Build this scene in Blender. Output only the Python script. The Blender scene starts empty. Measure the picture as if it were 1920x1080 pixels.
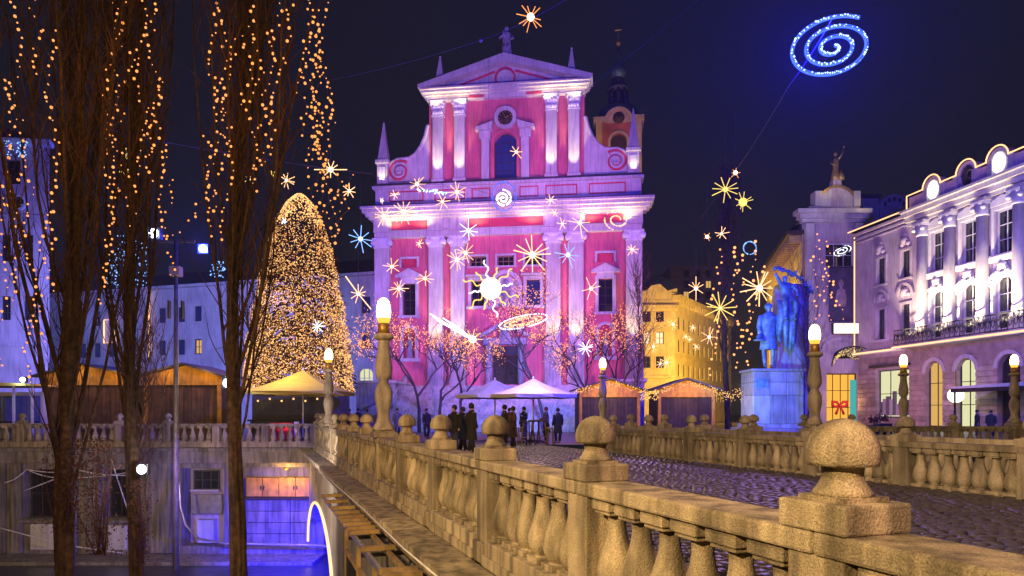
import bpy, math, random
import numpy as np
from mathutils import Vector, Matrix

sc = bpy.context.scene
COL = sc.collection
R = math.radians
rnd = random.Random(11)

# ------------------------------------------------------------------ camera
FPX, HY, CZ = 1300.0, 774.0, 1.45       # focal length in photo pixels, horizon row, eye height
cam_d = bpy.data.cameras.new('camera')
cam_d.sensor_width = 36.0
cam_d.lens = 36.0 * FPX / 1920.0
cam_d.shift_y = 234.0 / 1920.0
cam_d.clip_start = 0.05
cam_d.clip_end = 2000
cam = bpy.data.objects.new('camera', cam_d)
cam.location = (0, 0, CZ)
cam.rotation_euler = (R(90), 0, 0)
COL.objects.link(cam)
sc.camera = cam

# ------------------------------------------------------------------ night sky
w = bpy.data.worlds.new('World'); sc.world = w; w.use_nodes = True
bg = w.node_tree.nodes['Background']
bg.inputs['Color'].default_value = (0.0068, 0.0072, 0.0130, 1)
bg.inputs['Strength'].default_value = 1.0

# ------------------------------------------------------------------ view
sc.render.engine = 'CYCLES'
sc.view_settings.view_transform = 'Standard'
sc.view_settings.look = 'None'
sc.view_settings.gamma = 1
sc.view_settings.exposure = 0.0
sc.cycles.use_denoising = True
try: sc.cycles.denoiser = 'OPENIMAGEDENOISE'
except Exception: pass
sc.cycles.max_bounces = 5
sc.cycles.diffuse_bounces = 2
sc.cycles.glossy_bounces = 3
sc.cycles.transparent_max_bounces = 12
sc.cycles.sample_clamp_indirect = 2.0
sc.cycles.caustics_reflective = False
sc.cycles.caustics_refractive = False

# ------------------------------------------------------------------ floodlights of the place
def aim(o, t):
    o.rotation_euler = (Vector(t) - o.location).to_track_quat('-Z', 'Y').to_euler()
def spot(loc, tgt, energy, color, angle=60, blend=.5, size=.15, name='floodlight_beam'):
    d = bpy.data.lights.new(name, 'SPOT'); d.energy = energy; d.color = color
    d.spot_size = R(angle); d.spot_blend = blend; d.shadow_soft_size = size
    o = bpy.data.objects.new(name, d); o.location = loc; COL.objects.link(o); aim(o, tgt)
    return o
def point(loc, energy, color, size=.15, name='lamp_glow', parent=None):
    d = bpy.data.lights.new(name, 'POINT'); d.energy = energy; d.color = color; d.shadow_soft_size = size
    o = bpy.data.objects.new(name, d); o.location = loc; COL.objects.link(o)
    if parent: o.parent = parent
    return o
WARM = (1.0, .66, .24)
# sodium street floods behind the photographer: bridge and poplars; one added pink light
spot((-13, -14, 11), (2, 9, -1), 36000, (1.0, .67, .30), 62, .8, .6)
spot((-9, 1.5, 10.5), (4.5, 6, 0), 5600, (1.0, .70, .36), 66, .8, .5)
spot((-4, -9, 3), (-10.5, 20, 5), 6000, (1.0, .52, .20), 58, .8, .5)
spot((9, -6, 10), (4, 8, 0), 4200, (1.0, .55, .50), 70, .8, .6)  # added pinkish light from above, tints the rail tops and inner sides
# violet wash on the church
spot((-9, 36, 5.5), (-2, 61, 13), 19000, (.68, .25, .95), 66, .7, .4)
spot((11, 36, 5.5), (1.5, 61, 13), 18000, (.80, .27, .84), 66, .7, .4)
spot((1, 27, 10), (-.5, 62, 27), 24000, (.54, .29, 1.0), 42, .8, .4)
# blue wash on the long building, the monument and the church stair
spot((-26, 42, 7), (-38, 80, 5), 50000, (.25, .28, 1.0), 88, .8, .5)
spot((-16, 46, 9), (-20, 76, 7), 17000, (.34, .28, 1.0), 72, .8, .5)
spot((9.5, 37.0, 2.6), (16.3, 43, 5.0), 3600, (.20, .46, 1.0), 74, .6, .2)
spot((2, 44, 3.6), (-5, 60, 1.5), 9000, (.22, .28, 1.0), 110, .8, .3)
spot((-.5, 52, 4.2), (-.8, 61, 6.5), 1500, (.06, .22, 1.0), 50, .8, .2)
# lilac wash along the palace on the square's edge
spot((22, 44, 6), (37.2, 62, 11), 7000, (.90, .50, .92), 80, .8, .4)
spot((24, 30, 4), (40, 48, 5), 5000, (.16, .22, 1.0), 85, .8, .4)
spot((28, 60, 3), (36, 66, 3), 1500, (1.0, .52, .40), 120, .8, .4)
# yellow wash on the curved house behind
spot((17, 74, 5), (25, 100, 8), 34000, (1.0, .62, .12), 100, .8, .4)
spot((28, 84, 4), (34, 104, 9), 18000, (1.0, .62, .12), 120, .8, .4)
# violet wash across the wet deck, lilac and blue light under the quay
spot((10.2, 27, 6.6), (6, 15, 0), 1300, (.48, .24, 1.0), 120, .8, .4)
spot((-9.3, 27, -3.0), (-10.8, 33.5, -5.2), 15000, (.010, .006, 1.0), 70, .9, .2)
spot((-15, 28.5, -.6), (-12.5, 34, -3), 330, (.62, .36, .95), 115, .8, .2)
spot((-20, 15, 1.5), (-20, 34, -2.5), 2600, (1.0, .66, .36), 75, .8, .4)

# ------------------------------------------------------------------ helpers
def P(px, py, Y):
    return Vector(((px - 960) / FPX * Y, Y, CZ + (HY - py) / FPX * Y))

class Plane:
    """a facade: local x runs along it, local -y faces the square"""
    def __init__(s, ox, oy, ang):
        s.o = (ox, oy); s.a = ang; s.c = math.cos(ang); s.s = math.sin(ang)
    def uz(s, px, py):
        k = (px - 960) / FPX
        u = (k * s.o[1] - s.o[0]) / (s.c - k * s.s)
        Y = s.o[1] + u * s.s
        return u, CZ + (HY - py) / FPX * Y
    def u(s, px): return s.uz(px, HY)[0]
    def z(s, px, py): return s.uz(px, py)[1]

class MB:
    def __init__(s): s.v = []; s.f = []; s.sm = []
    def add(s, vs, fs, smooth=False, M=None):
        b = len(s.v)
        if M is not None: vs = [M @ Vector(v) for v in vs]
        s.v.extend([tuple(v) for v in vs])
        for f in fs:
            s.f.append([i + b for i in f]); s.sm.append(smooth)
        return s
    def box(s, x0, x1, y0, y1, z0, z1, M=None):
        vs = [(x0,y0,z0),(x1,y0,z0),(x1,y1,z0),(x0,y1,z0),(x0,y0,z1),(x1,y0,z1),(x1,y1,z1),(x0,y1,z1)]
        return s.add(vs, [(0,3,2,1),(4,5,6,7),(0,1,5,4),(1,2,6,5),(2,3,7,6),(3,0,4,7)], False, M)
    def taper(s, c, a, b, z0, z1, M=None):
        x, y = c[0], c[1]; vs = []
        for h, z in ((a, z0), (b, z1)):
            vs += [(x-h[0],y-h[1],z),(x+h[0],y-h[1],z),(x+h[0],y+h[1],z),(x-h[0],y+h[1],z)]
        return s.add(vs, [(0,3,2,1),(4,5,6,7),(0,1,5,4),(1,2,6,5),(2,3,7,6),(3,0,4,7)], False, M)
    def prism(s, poly, y0, y1, M=None, smooth=False):
        n = len(poly)
        vs = [(x, y0, z) for x, z in poly] + [(x, y1, z) for x, z in poly]
        fs = [list(range(n)), list(range(2*n-1, n-1, -1))]
        s.add(vs, fs, False, M)
        b = len(s.v) - 2*n
        for i in range(n):
            j = (i+1) % n
            s.f.append([b+j, b+i, b+n+i, b+n+j]); s.sm.append(smooth)
        return s
    def lathe(s, prof, n=16, c=(0,0,0), M=None, smooth=True, sx=1, sy=1):
        vs = []; fs = []
        for r, z in prof:
            for k in range(n):
                a = 2*math.pi*k/n
                vs.append((c[0]+sx*r*math.cos(a), c[1]+sy*r*math.sin(a), c[2]+z))
        for i in range(len(prof)-1):
            for k in range(n):
                k2 = (k+1) % n
                fs.append((i*n+k, i*n+k2, (i+1)*n+k2, (i+1)*n+k))
        fs.append(list(range(n-1, -1, -1))); fs.append([(len(prof)-1)*n+k for k in range(n)])
        return s.add(vs, fs, smooth, M)
    def tube(s, pts, r, n=6, smooth=True, closed=False, M=None):
        pts = [Vector(p) for p in pts]; m = len(pts)
        if m < 2: return s
        rr = r if isinstance(r, (list, tuple)) else [r]*m
        vs = []; fs = []; ref = None
        for i, p in enumerate(pts):
            if closed: t = pts[(i+1) % m] - pts[i-1]
            else: t = pts[min(i+1, m-1)] - pts[max(i-1, 0)]
            if t.length < 1e-9: t = Vector((0,0,1))
            t.normalize()
            if ref is None: ref = Vector((1,0,0)) if abs(t.x) < .8 else Vector((0,1,0))
            a = ref - t*ref.dot(t)
            if a.length < 1e-6: a = Vector((0,1,0)) - t*t.y
            a.normalize(); ref = a; b = t.cross(a)
            for k in range(n):
                g = 2*math.pi*k/n
                vs.append(p + (a*math.cos(g) + b*math.sin(g))*rr[i])
        for i in range(m if closed else m-1):
            i2 = (i+1) % m
            for k in range(n):
                k2 = (k+1) % n
                fs.append((i*n+k, i*n+k2, i2*n+k2, i2*n+k))
        if not closed:
            fs.append(list(range(n-1, -1, -1))); fs.append([(m-1)*n+k for k in range(n)])
        return s.add(vs, fs, smooth, M)
    def bar(s, a, b, wd, M=None):
        return s.tube([a, b], wd*.707, 4, False, False, M)
    def ball(s, c, r, n=10, m=6, sz=1.0, M=None):
        prof = [(max(1e-4, r*math.sin(math.pi*i/m)), -r*sz*math.cos(math.pi*i/m)) for i in range(m+1)]
        return s.lathe(prof, n, c, M)
    def octa(s, c, r):
        x, y, z = c
        return s.add([(x+r,y,z),(x,y+r,z),(x-r,y,z),(x,y-r,z),(x,y,z+r),(x,y,z-r)],
                     [(0,1,4),(1,2,4),(2,3,4),(3,0,4),(1,0,5),(2,1,5),(3,2,5),(0,3,5)], True)
    def bulb(s, c, r):                       # a small 6x4 globe
        return s.lathe([(r*.02,-r),(r*.75,-r*.66),(r,0),(r*.75,r*.66),(r*.02,r)], 6, c)
    def wall(s, u0, u1, z0, z1, holes, depth=.3, y=0.0):
        us = sorted({u0, u1, *[h[0] for h in holes], *[h[1] for h in holes]})
        zs = sorted({z0, z1, *[h[2] for h in holes], *[h[3] for h in holes]})
        us = [a for a in us if u0 <= a <= u1]; zs = [a for a in zs if z0 <= a <= z1]
        for i in range(len(us)-1):
            for j in range(len(zs)-1):
                cu, cz = (us[i]+us[i+1])/2, (zs[j]+zs[j+1])/2
                if any(h[0] < cu < h[1] and h[2] < cz < h[3] for h in holes): continue
                s.add([(us[i],y,zs[j]),(us[i+1],y,zs[j]),(us[i+1],y,zs[j+1]),(us[i],y,zs[j+1])], [(0,1,2,3)])
        for a, b, c, d in [h[:4] for h in holes]:
            e = y + depth
            s.add([(a,y,c),(b,y,c),(b,y,d),(a,y,d),(a,e,c),(b,e,c),(b,e,d),(a,e,d)],
                  [(0,4,5,1),(1,5,6,2),(2,6,7,3),(3,7,4,0)])
        return s
    def arch_fill(s, uc, r, zs, zt, y0, y1, n=10, side=0):
        """the stone between a half round of radius r springing at zs and the flat top zt"""
        for i in range(n):
            a0, a1 = math.pi*i/n, math.pi*(i+1)/n
            x0, x1 = uc + r*math.cos(a0), uc + r*math.cos(a1)
            q = [(x1, zs + r*math.sin(a1)), (x0, zs + r*math.sin(a0)), (x0, zt), (x1, zt)]
            s.prism(q, y0, y1)
        return s
    def ring(s, uc, zc, r0, r1, y0, y1, n=24, a0=0, a1=2*math.pi):
        for i in range(n):
            b0, b1 = a0 + (a1-a0)*i/n, a0 + (a1-a0)*(i+1)/n
            q = [(uc+r0*math.cos(b1), zc+r0*math.sin(b1)), (uc+r0*math.cos(b0), zc+r0*math.sin(b0)),
                 (uc+r1*math.cos(b0), zc+r1*math.sin(b0)), (uc+r1*math.cos(b1), zc+r1*math.sin(b1))]
            s.prism(q, y0, y1)
        return s
    def mesh(s, name, mat):
        me = bpy.data.meshes.new(name)
        me.from_pydata(s.v, [], s.f)
        me.polygons.foreach_set('use_smooth', s.sm)
        if mat is not None: me.materials.append(mat)
        me.update()
        return me
    def build(s, name, mat, parent=None, loc=None, bevel=0, kind=None):
        o = bpy.data.objects.new(name, s.mesh(name, mat)); COL.objects.link(o)
        if parent: o.parent = parent
        if loc is not None: o.location = loc
        if bevel:
            m = o.modifiers.new('bevel', 'BEVEL'); m.width = bevel; m.segments = 2; m.limit_method = 'ANGLE'
        if kind: o['kind'] = kind
        return o

def thing(name, label, cat, loc=(0,0,0), rz=0.0, group=None):
    o = bpy.data.objects.new(name, None); COL.objects.link(o)
    o.empty_display_size = .2
    o.location = loc; o.rotation_euler = (0, 0, rz)
    o['label'] = label; o['category'] = cat
    if group: o['group'] = group
    return o
def tag(o, label, cat, group=None):
    o['label'] = label; o['category'] = cat
    if group: o['group'] = group
    return o
def struct(o):
    o['kind'] = 'structure'; return o
def inst(name, me, parent, loc=(0,0,0), rz=0.0, scale=None, rot=None, bevel=0):
    o = bpy.data.objects.new(name, me); COL.objects.link(o); o.parent = parent
    o.location = loc; o.rotation_euler = rot if rot else (0, 0, rz)
    if scale: o.scale = scale
    if bevel:
        m = o.modifiers.new('bevel', 'BEVEL'); m.width = bevel; m.segments = 2; m.limit_method = 'ANGLE'
    return o

# ------------------------------------------------------------------ materials
def pm(name, colr, rough=.75, var=.25, scale=1.2, bump=.15, bscale=14, metal=0.0, fine=.0, fscale=90, streak=0.0, spec=.4, rand=0.0):
    m = bpy.data.materials.new(name); m.use_nodes = True
    nt = m.node_tree; N = nt.nodes; L = nt.links; b = N['Principled BSDF']
    b.inputs['Roughness'].default_value = rough; b.inputs['Metallic'].default_value = metal
    b.inputs['Specular IOR Level'].default_value = spec
    geo = N.new('ShaderNodeNewGeometry')
    n1 = N.new('ShaderNodeTexNoise'); n1.inputs['Scale'].default_value = scale; n1.inputs['Detail'].default_value = 5
    L.new(geo.outputs['Position'], n1.inputs['Vector'])
    rp = N.new('ShaderNodeValToRGB')
    lo = tuple(max(0, c*(1-var)) for c in colr); hi = tuple(min(1, c*(1+var*.7)) for c in colr)
    rp.color_ramp.elements[0].position = .3; rp.color_ramp.elements[1].position = .72
    rp.color_ramp.elements[0].color = (*lo, 1); rp.color_ramp.elements[1].color = (*hi, 1)
    L.new(n1.outputs['Fac'], rp.inputs['Fac'])
    out = rp.outputs['Color']
    if fine:
        n2 = N.new('ShaderNodeTexNoise'); n2.inputs['Scale'].default_value = fscale; n2.inputs['Detail'].default_value = 2
        L.new(geo.outputs['Position'], n2.inputs['Vector'])
        r2 = N.new('ShaderNodeValToRGB'); r2.color_ramp.elements[0].position = .36; r2.color_ramp.elements[1].position = .62
        r2.color_ramp.elements[0].color = (1-fine, 1-fine, 1-fine, 1); r2.color_ramp.elements[1].color = (1+fine*.5,)*3 + (1,)
        L.new(n2.outputs['Fac'], r2.inputs['Fac'])
        mx = N.new('ShaderNodeMix'); mx.data_type = 'RGBA'; mx.blend_type = 'MULTIPLY'; mx.inputs['Factor'].default_value = 1
        L.new(out, mx.inputs['A']); L.new(r2.outputs['Color'], mx.inputs['B']); out = mx.outputs['Result']
    if streak:
        mp = N.new('ShaderNodeMapping'); mp.inputs['Scale'].default_value = (4.5, 4.5, .45)
        L.new(geo.outputs['Position'], mp.inputs['Vector'])
        n3 = N.new('ShaderNodeTexNoise'); n3.inputs['Scale'].default_value = 1.4; n3.inputs['Detail'].default_value = 6
        L.new(mp.outputs['Vector'], n3.inputs['Vector'])
        r3 = N.new('ShaderNodeValToRGB'); r3.color_ramp.elements[0].position = .36; r3.color_ramp.elements[1].position = .58
        r3.color_ramp.elements[0].color = (1-streak,)*3 + (1,); r3.color_ramp.elements[1].color = (1,1,1,1)
        L.new(n3.outputs['Fac'], r3.inputs['Fac'])
        mx = N.new('ShaderNodeMix'); mx.data_type = 'RGBA'; mx.blend_type = 'MULTIPLY'; mx.inputs['Factor'].default_value = 1
        L.new(out, mx.inputs['A']); L.new(r3.outputs['Color'], mx.inputs['B']); out = mx.outputs['Result']
    if rand:
        oi = N.new('ShaderNodeObjectInfo'); mr = N.new('ShaderNodeMapRange'); mr.inputs['To Min'].default_value = 1-rand; mr.inputs['To Max'].default_value = 1+rand*.5
        L.new(oi.outputs['Random'], mr.inputs['Value'])
        mx = N.new('ShaderNodeMix'); mx.data_type = 'RGBA'; mx.blend_type = 'MULTIPLY'; mx.inputs['Factor'].default_value = 1
        L.new(out, mx.inputs['A']); L.new(mr.outputs['Result'], mx.inputs['B']); out = mx.outputs['Result']
    L.new(out, b.inputs['Base Color'])
    if bump:
        nb = N.new('ShaderNodeTexNoise'); nb.inputs['Scale'].default_value = bscale; nb.inputs['Detail'].default_value = 4
        L.new(geo.outputs['Position'], nb.inputs['Vector'])
        bp = N.new('ShaderNodeBump'); bp.inputs['Strength'].default_value = bump; bp.inputs['Distance'].default_value = .02
        L.new(nb.outputs['Fac'], bp.inputs['Height']); L.new(bp.outputs['Normal'], b.inputs['Normal'])
    return m
def em(name, colr, strength, sample=False):
    m = bpy.data.materials.new(name); m.use_nodes = True
    nt = m.node_tree; nt.nodes.clear()
    e = nt.nodes.new('ShaderNodeEmission'); o = nt.nodes.new('ShaderNodeOutputMaterial')
    e.inputs['Color'].default_value = (*colr, 1); e.inputs['Strength'].default_value = strength
    nt.links.new(e.outputs[0], o.inputs['Surface'])
    m.cycles.emission_sampling = 'AUTO' if sample else 'NONE'
    return m
def glassm(name, colr, rough=.08):
    m = bpy.data.materials.new(name); m.use_nodes = True
    b = m.node_tree.nodes['Principled BSDF']
    b.inputs['Base Color'].default_value = (*colr, 1); b.inputs['Roughness'].default_value = rough
    b.inputs['Specular IOR Level'].default_value = .9
    return m

M = {}
M['granite'] = pm('granite', (.48,.385,.25), .82, .42, 1.9, .6, 70, fine=.36, fscale=130, streak=.62, rand=.3)
M['granite_far'] = pm('granite_far', (.42,.35,.27), .8, .32, 1.3, .3, 40, fine=.3, fscale=60, streak=.5, rand=.28)
M['setts'] = pm('setts', (.075,.065,.075), .40, .5, 5.0, .18, 45, fine=.3, fscale=60, spec=.7)
M['paving'] = pm('paving', (.10,.092,.10), .38, .4, 1.5, .4, 16, spec=.6)
M['wall_pink'] = pm('wall_pink', (.70,.15,.20), .85, .22, .5, .2, 6, streak=.22)
M['wall_pink_deep'] = pm('wall_pink_deep', (.62,.06,.10), .85, .2, .5, .15, 6)
M['church_trim'] = pm('church_trim', (.62,.56,.50), .8, .16, .7, .15, 9, streak=.22)
M['church_stone'] = pm('church_stone', (.42,.38,.40), .85, .3, 1.0, .4, 9, streak=.35)
M['roof_dark'] = pm('roof_dark', (.05,.042,.05), .7, .4, 2, .4, 8)
M['tower_red'] = pm('tower_red', (.34,.09,.06), .85, .25, .8)
M['tower_trim'] = pm('tower_trim', (.42,.30,.22), .85, .25, .8)
M['copper'] = pm('copper', (.10,.19,.17), .55, .4, 1.2, .2, 9, metal=.3)
M['slate'] = pm('slate', (.05,.055,.07), .6, .4, 2)
M['plaster_pale'] = pm('plaster_pale', (.56,.55,.56), .88, .18, .5, .15, 7, streak=.22)
M['plaster_lilac'] = pm('plaster_lilac', (.52,.42,.47), .88, .2, .6, .15, 7, streak=.22)
M['plaster_cream'] = pm('plaster_cream', (.60,.56,.50), .85, .2, .8, .15, 8, streak=.15)
M['plaster_yellow'] = pm('plaster_yellow', (.55,.43,.19), .88, .22, .7, .15, 8, streak=.2)
M['stucco'] = pm('stucco', (.70,.68,.64), .8, .12, 2, .25, 14)
M['rustic'] = pm('rustic', (.38,.27,.25), .9, .3, 1.5, .4, 9, rand=.3)
M['concrete'] = pm('concrete', (.25,.225,.195), .88, .32, 1.2, .4, 14, fine=.2, fscale=40, streak=.5)
M['bark'] = pm('bark', (.13,.075,.036), .9, .6, 7, 1.0, 40, streak=.65)
M['twig'] = pm('twig', (.12,.058,.028), .9, .5, 2, .2, 24)
M['twig_dark'] = pm('twig_dark', (.035,.024,.028), .9, .4, 2, .2, 24)
M['leaf_dry'] = pm('leaf_dry', (.12,.035,.012), .8, .6, 9, .1)
M['fir'] = pm('fir', (.10,.065,.022), .85, .5, 3, .1)
M['wood_orange'] = pm('wood_orange', (.56,.27,.03), .6, .35, 3, .3, 20, streak=.3)
M['wood_plank'] = pm('wood_plank', (.15,.075,.030), .75, .4, 2.5, .35, 24, streak=.45, rand=.3)
M['wood_dark'] = pm('wood_dark', (.05,.03,.02), .7, .4, 3, .3, 24, streak=.3, rand=.3)
M['timber'] = pm('timber', (.30,.20,.075), .7, .35, 3, .3, 24, streak=.3)
M['felt'] = pm('felt', (.06,.055,.075), .8, .3, 3)
M['canvas'] = pm('canvas', (.62,.55,.50), .85, .12, 2, .15, 9)
M['canvas_yellow'] = pm('canvas_yellow', (.64,.46,.10), .85, .12, 2, .15, 9)
M['iron'] = pm('iron', (.035,.034,.038), .45, .4, 4, .2, 20, metal=.6)
M['steel'] = pm('steel', (.45,.45,.48), .35, .25, 4, .1, 20, metal=.8)
M['pole'] = pm('pole', (.17,.15,.16), .5, .3, 3, .1, 12, metal=.3)
M['bronze'] = pm('bronze', (.22,.42,.50), .5, .5, 4, .4, 12, metal=.25)
M['stone_pale'] = pm('stone_pale', (.46,.46,.48), .8, .25, 1.2, .4, 11, streak=.3, rand=.3)
M['gilt'] = pm('gilt', (.50,.34,.10), .45, .4, 6, .3, 14, metal=.5)
M['brass'] = pm('brass', (.42,.24,.05), .4, .3, 8, .2, 20, metal=.5)
M['frame_dark'] = pm('frame_dark', (.035,.035,.045), .6, .3, 4)
M['frame_white'] = pm('frame_white', (.6,.6,.62), .6, .1, 4)
M['wire'] = pm('wire', (.10,.09,.10), .6, .2, 4, 0)
M['cable_white'] = pm('cable_white', (.62,.60,.60), .5, .2, 4, 0)
M['skin'] = pm('skin', (.45,.27,.20), .6, .1, 9, .1)
M['glass_dark'] = glassm('glass_dark', (.012,.013,.02))
M['glass_blue'] = glassm('glass_blue', (.03,.05,.16), .12)
M['hair'] = pm('hair', (.02,.015,.012), .6, .3, 30)
M['ribbon'] = pm('ribbon', (.55,.02,.02), .5, .2, 6)
M['red_cloth'] = pm('red_cloth', (.50,.02,.03), .8, .2, 6)
for i, c in enumerate([(.014,.013,.017), (.022,.018,.022), (.03,.04,.09), (.11,.06,.035), (.26,.03,.03), (.16,.155,.16)]):
    M['coat%d' % i] = pm('coat_cloth', c, .85, .3, 6, .3, 30)
E = {}
E['bulb'] = em('bulb_amber', (1.0,.34,.085), 1.75)
E['bulb_fir'] = em('bulb_fir', (1.0,.52,.18), 1.9)
E['bulb_fir_dim'] = em('bulb_fir_dim', (1.0,.38,.11), .85)
E['bulb_small'] = em('bulb_small', (1.0,.36,.11), 2.4)
E['star_warm'] = em('star_warm', (1.0,.55,.26), 2.4)
E['star_core'] = em('star_core', (1.0,.86,.66), 4.0)
E['star_yellow'] = em('star_yellow', (1.0,.70,.16), 1.6)
E['star_white'] = em('star_white', (.80,.84,1.0), 2.6)
E['star_blue'] = em('star_blue', (.22,.45,1.0), 2.2)
E['led_blue'] = em('led_blue', (.04,.09,1.0), 3.0)
E['led_ice'] = em('led_ice', (.55,.80,1.0), 2.4)
E['rope'] = em('rope_light', (1.0,.50,.22), 2.2)
E['rope_hot'] = em('rope_hot', (1.0,.60,.24), 1.9)
E['flame'] = em('flame_glass', (1.0,.72,.26), 9.0)
E['flame_low'] = em('flame_low', (1.0,.52,.07), 1.5)
E['lamp_white'] = em('lamp_white', (.86,.94,1.0), 12.0)
E['lamp_blue'] = em('lamp_blue', (.55,.72,1.0), 9.0)
E['window_warm'] = em('window_warm', (1.0,.58,.16), .75)
E['window_bright'] = em('window_bright', (1.0,.80,.42), 1.3)
E['shop'] = em('shop_light', (.90,.88,.50), .9)
E['shop_orange'] = em('shop_orange', (1.0,.48,.06), 1.1)
E['shop_teal'] = em('shop_teal', (.10,.62,.60), .7)
E['oval'] = em('oval_light', (1.0,.95,.88), 2.6)
E['globe'] = em('globe_light', (.93,1.0,.74), 3.0)
E['neon'] = em('neon_sign', (1.0,.86,.72), 1.7)

# ================================================================== ground, river, bridge
KD = 0.3654                                  # the bridge drifts left by this much per metre ahead
DIRN = math.hypot(KD, 1)
BANG = math.atan2(1/DIRN, -KD/DIRN)
CA = 1/DIRN
def on_line(lat, Y): return Vector((lat - KD*Y, Y, 0))
QY = 34.0                                    # the far quay

def sheet(name, poly, z, mat):
    mb = MB(); mb.add([(x, y, z) for x, y in poly], [list(range(len(poly)))])
    return struct(mb.build(name, mat))
sheet('square_paving', [(-300, QY+.35), (-9.3, QY+.35), (-9.3, QY-2), (20, QY-2), (20, 26), (300, 26), (300, 600), (-300, 600)], -.02, M['paving'])
# wet river
mw = bpy.data.materials.new('river_water'); mw.use_nodes = True
nt = mw.node_tree; b = nt.nodes['Principled BSDF']
b.inputs['Base Color'].default_value = (.02,.025,.05,1); b.inputs['Roughness'].default_value = .28
g = nt.nodes.new('ShaderNodeNewGeometry'); n = nt.nodes.new('ShaderNodeTexNoise'); n.inputs['Scale'].default_value = 1.6; n.inputs['Detail'].default_value = 4
bp = nt.nodes.new('ShaderNodeBump'); bp.inputs['Strength'].default_value = .35; bp.inputs['Distance'].default_value = .12
nt.links.new(g.outputs['Position'], n.inputs['Vector']); nt.links.new(n.outputs['Fac'], bp.inputs['Height']); nt.links.new(bp.outputs['Normal'], b.inputs['Normal'])
sheet('river_water', [(-300,-200),(300,-200),(300,40),(-300,40)], -5.6, mw)

# deck slab and its setts (bridge frame: x along, y to the river side)
bridge = thing('stone_bridge', 'stone arch bridge with cornice under the nearest balustrade', 'bridge', (2.51, 0, 0), BANG)
mb = MB()
ARC_C, ARC_A, ARC_Z, ARC_H = 30.4, 6.1, -4.9, 2.55
def arch_z(t):
    q = 1 - ((t-ARC_C)/ARC_A)**2
    return ARC_Z + ARC_H*math.sqrt(q) if q > 0 else None
ts = [-8, 0, 6, 12, 16, 20] + [ARC_C - ARC_A + 2*ARC_A*(.5-.5*math.cos(math.pi*i/40)) for i in range(41)] + [37.0]
ts = sorted(ts)
for a, c in zip(ts[:-1], ts[1:]):
    m = (a+c)/2; inside = abs(m-ARC_C) < ARC_A
    za = (arch_z(a) or ARC_Z) if inside else -6.5; zc = (arch_z(c) or ARC_Z) if inside else -6.5
    mb.add([(a,0,za),(c,0,zc),(c,0,-.3),(a,0,-.3)], [(0,3,2,1)])
    if inside: mb.add([(a,0,za),(c,0,zc),(c,-9.6,zc),(a,-9.6,za)], [(0,1,2,3)], True)
for t in (ARC_C-ARC_A, ARC_C+ARC_A):
    mb.add([(t,0,-6.5),(t,-9.6,-6.5),(t,-9.6,ARC_Z),(t,0,ARC_Z)], [(0,1,2,3)])
mb.add([(-8,-9.6,-6.5),(37,-9.6,-6.5),(37,-9.6,-.3),(-8,-9.6,-.3)], [(0,1,2,3)])
mb.build('arch_wall', M['concrete'], bridge)
MB().box(-8, 37, -9.9, -.42, -.35, -.06).build('deck_slab', M['paving'], bridge)
# cornice stones under the plinth
cs = MB()
cs.prism([(0,-.27),(.52,-.27),(.52,-.40),(.44,-.46),(.40,-.56),(.26,-.66),(.16,-.84),(0,-.86)], 0, 1.243)
me_c = MB()
for v in cs.v: pass
# the prism runs along its y: turn it so that it runs along the bridge
cs.v = [(y, x, z) for x, y, z in cs.v]; cs.f = [f[::-1] for f in cs.f]
me_c = cs.mesh('cornice_stone', M['granite'])
for i in range(30):
    inst('cornice_stone', me_c, bridge, (-1.5 + i*1.25, rnd.uniform(-.012,.012), rnd.uniform(-.006,.006)))
# light rope round the arch
mb = MB(); pts = [(ARC_C + ARC_A*math.cos(a), .07, ARC_Z + ARC_H*math.sin(a)) for a in np.linspace(-.0, math.pi, 60)]
mb.tube(pts, .055, 8)
rp = mb.build('rope_light', E['rope_hot']); rp.location = (2.51,0,0); rp.rotation_euler = (0,0,BANG)
tag(rp, 'glowing amber rope light tracing the river arch of the bridge', 'rope light')
for t in (ARC_C-4.2, ARC_C-1.5, ARC_C+2.5):
    q = Matrix.Rotation(BANG,4,'Z') @ Vector((t, .75, (arch_z(t))+.6)); q.x += 2.51
    point(q, 22, (1.0,.5,.12), .1, 'rope_light_glow')
q = Matrix.Rotation(BANG,4,'Z') @ Vector((ARC_C, -3.5, -4.4)); q.x += 2.51
point(q, 6000, (.008,.006,1.0), .2, 'blue_arch_glow')

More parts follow.
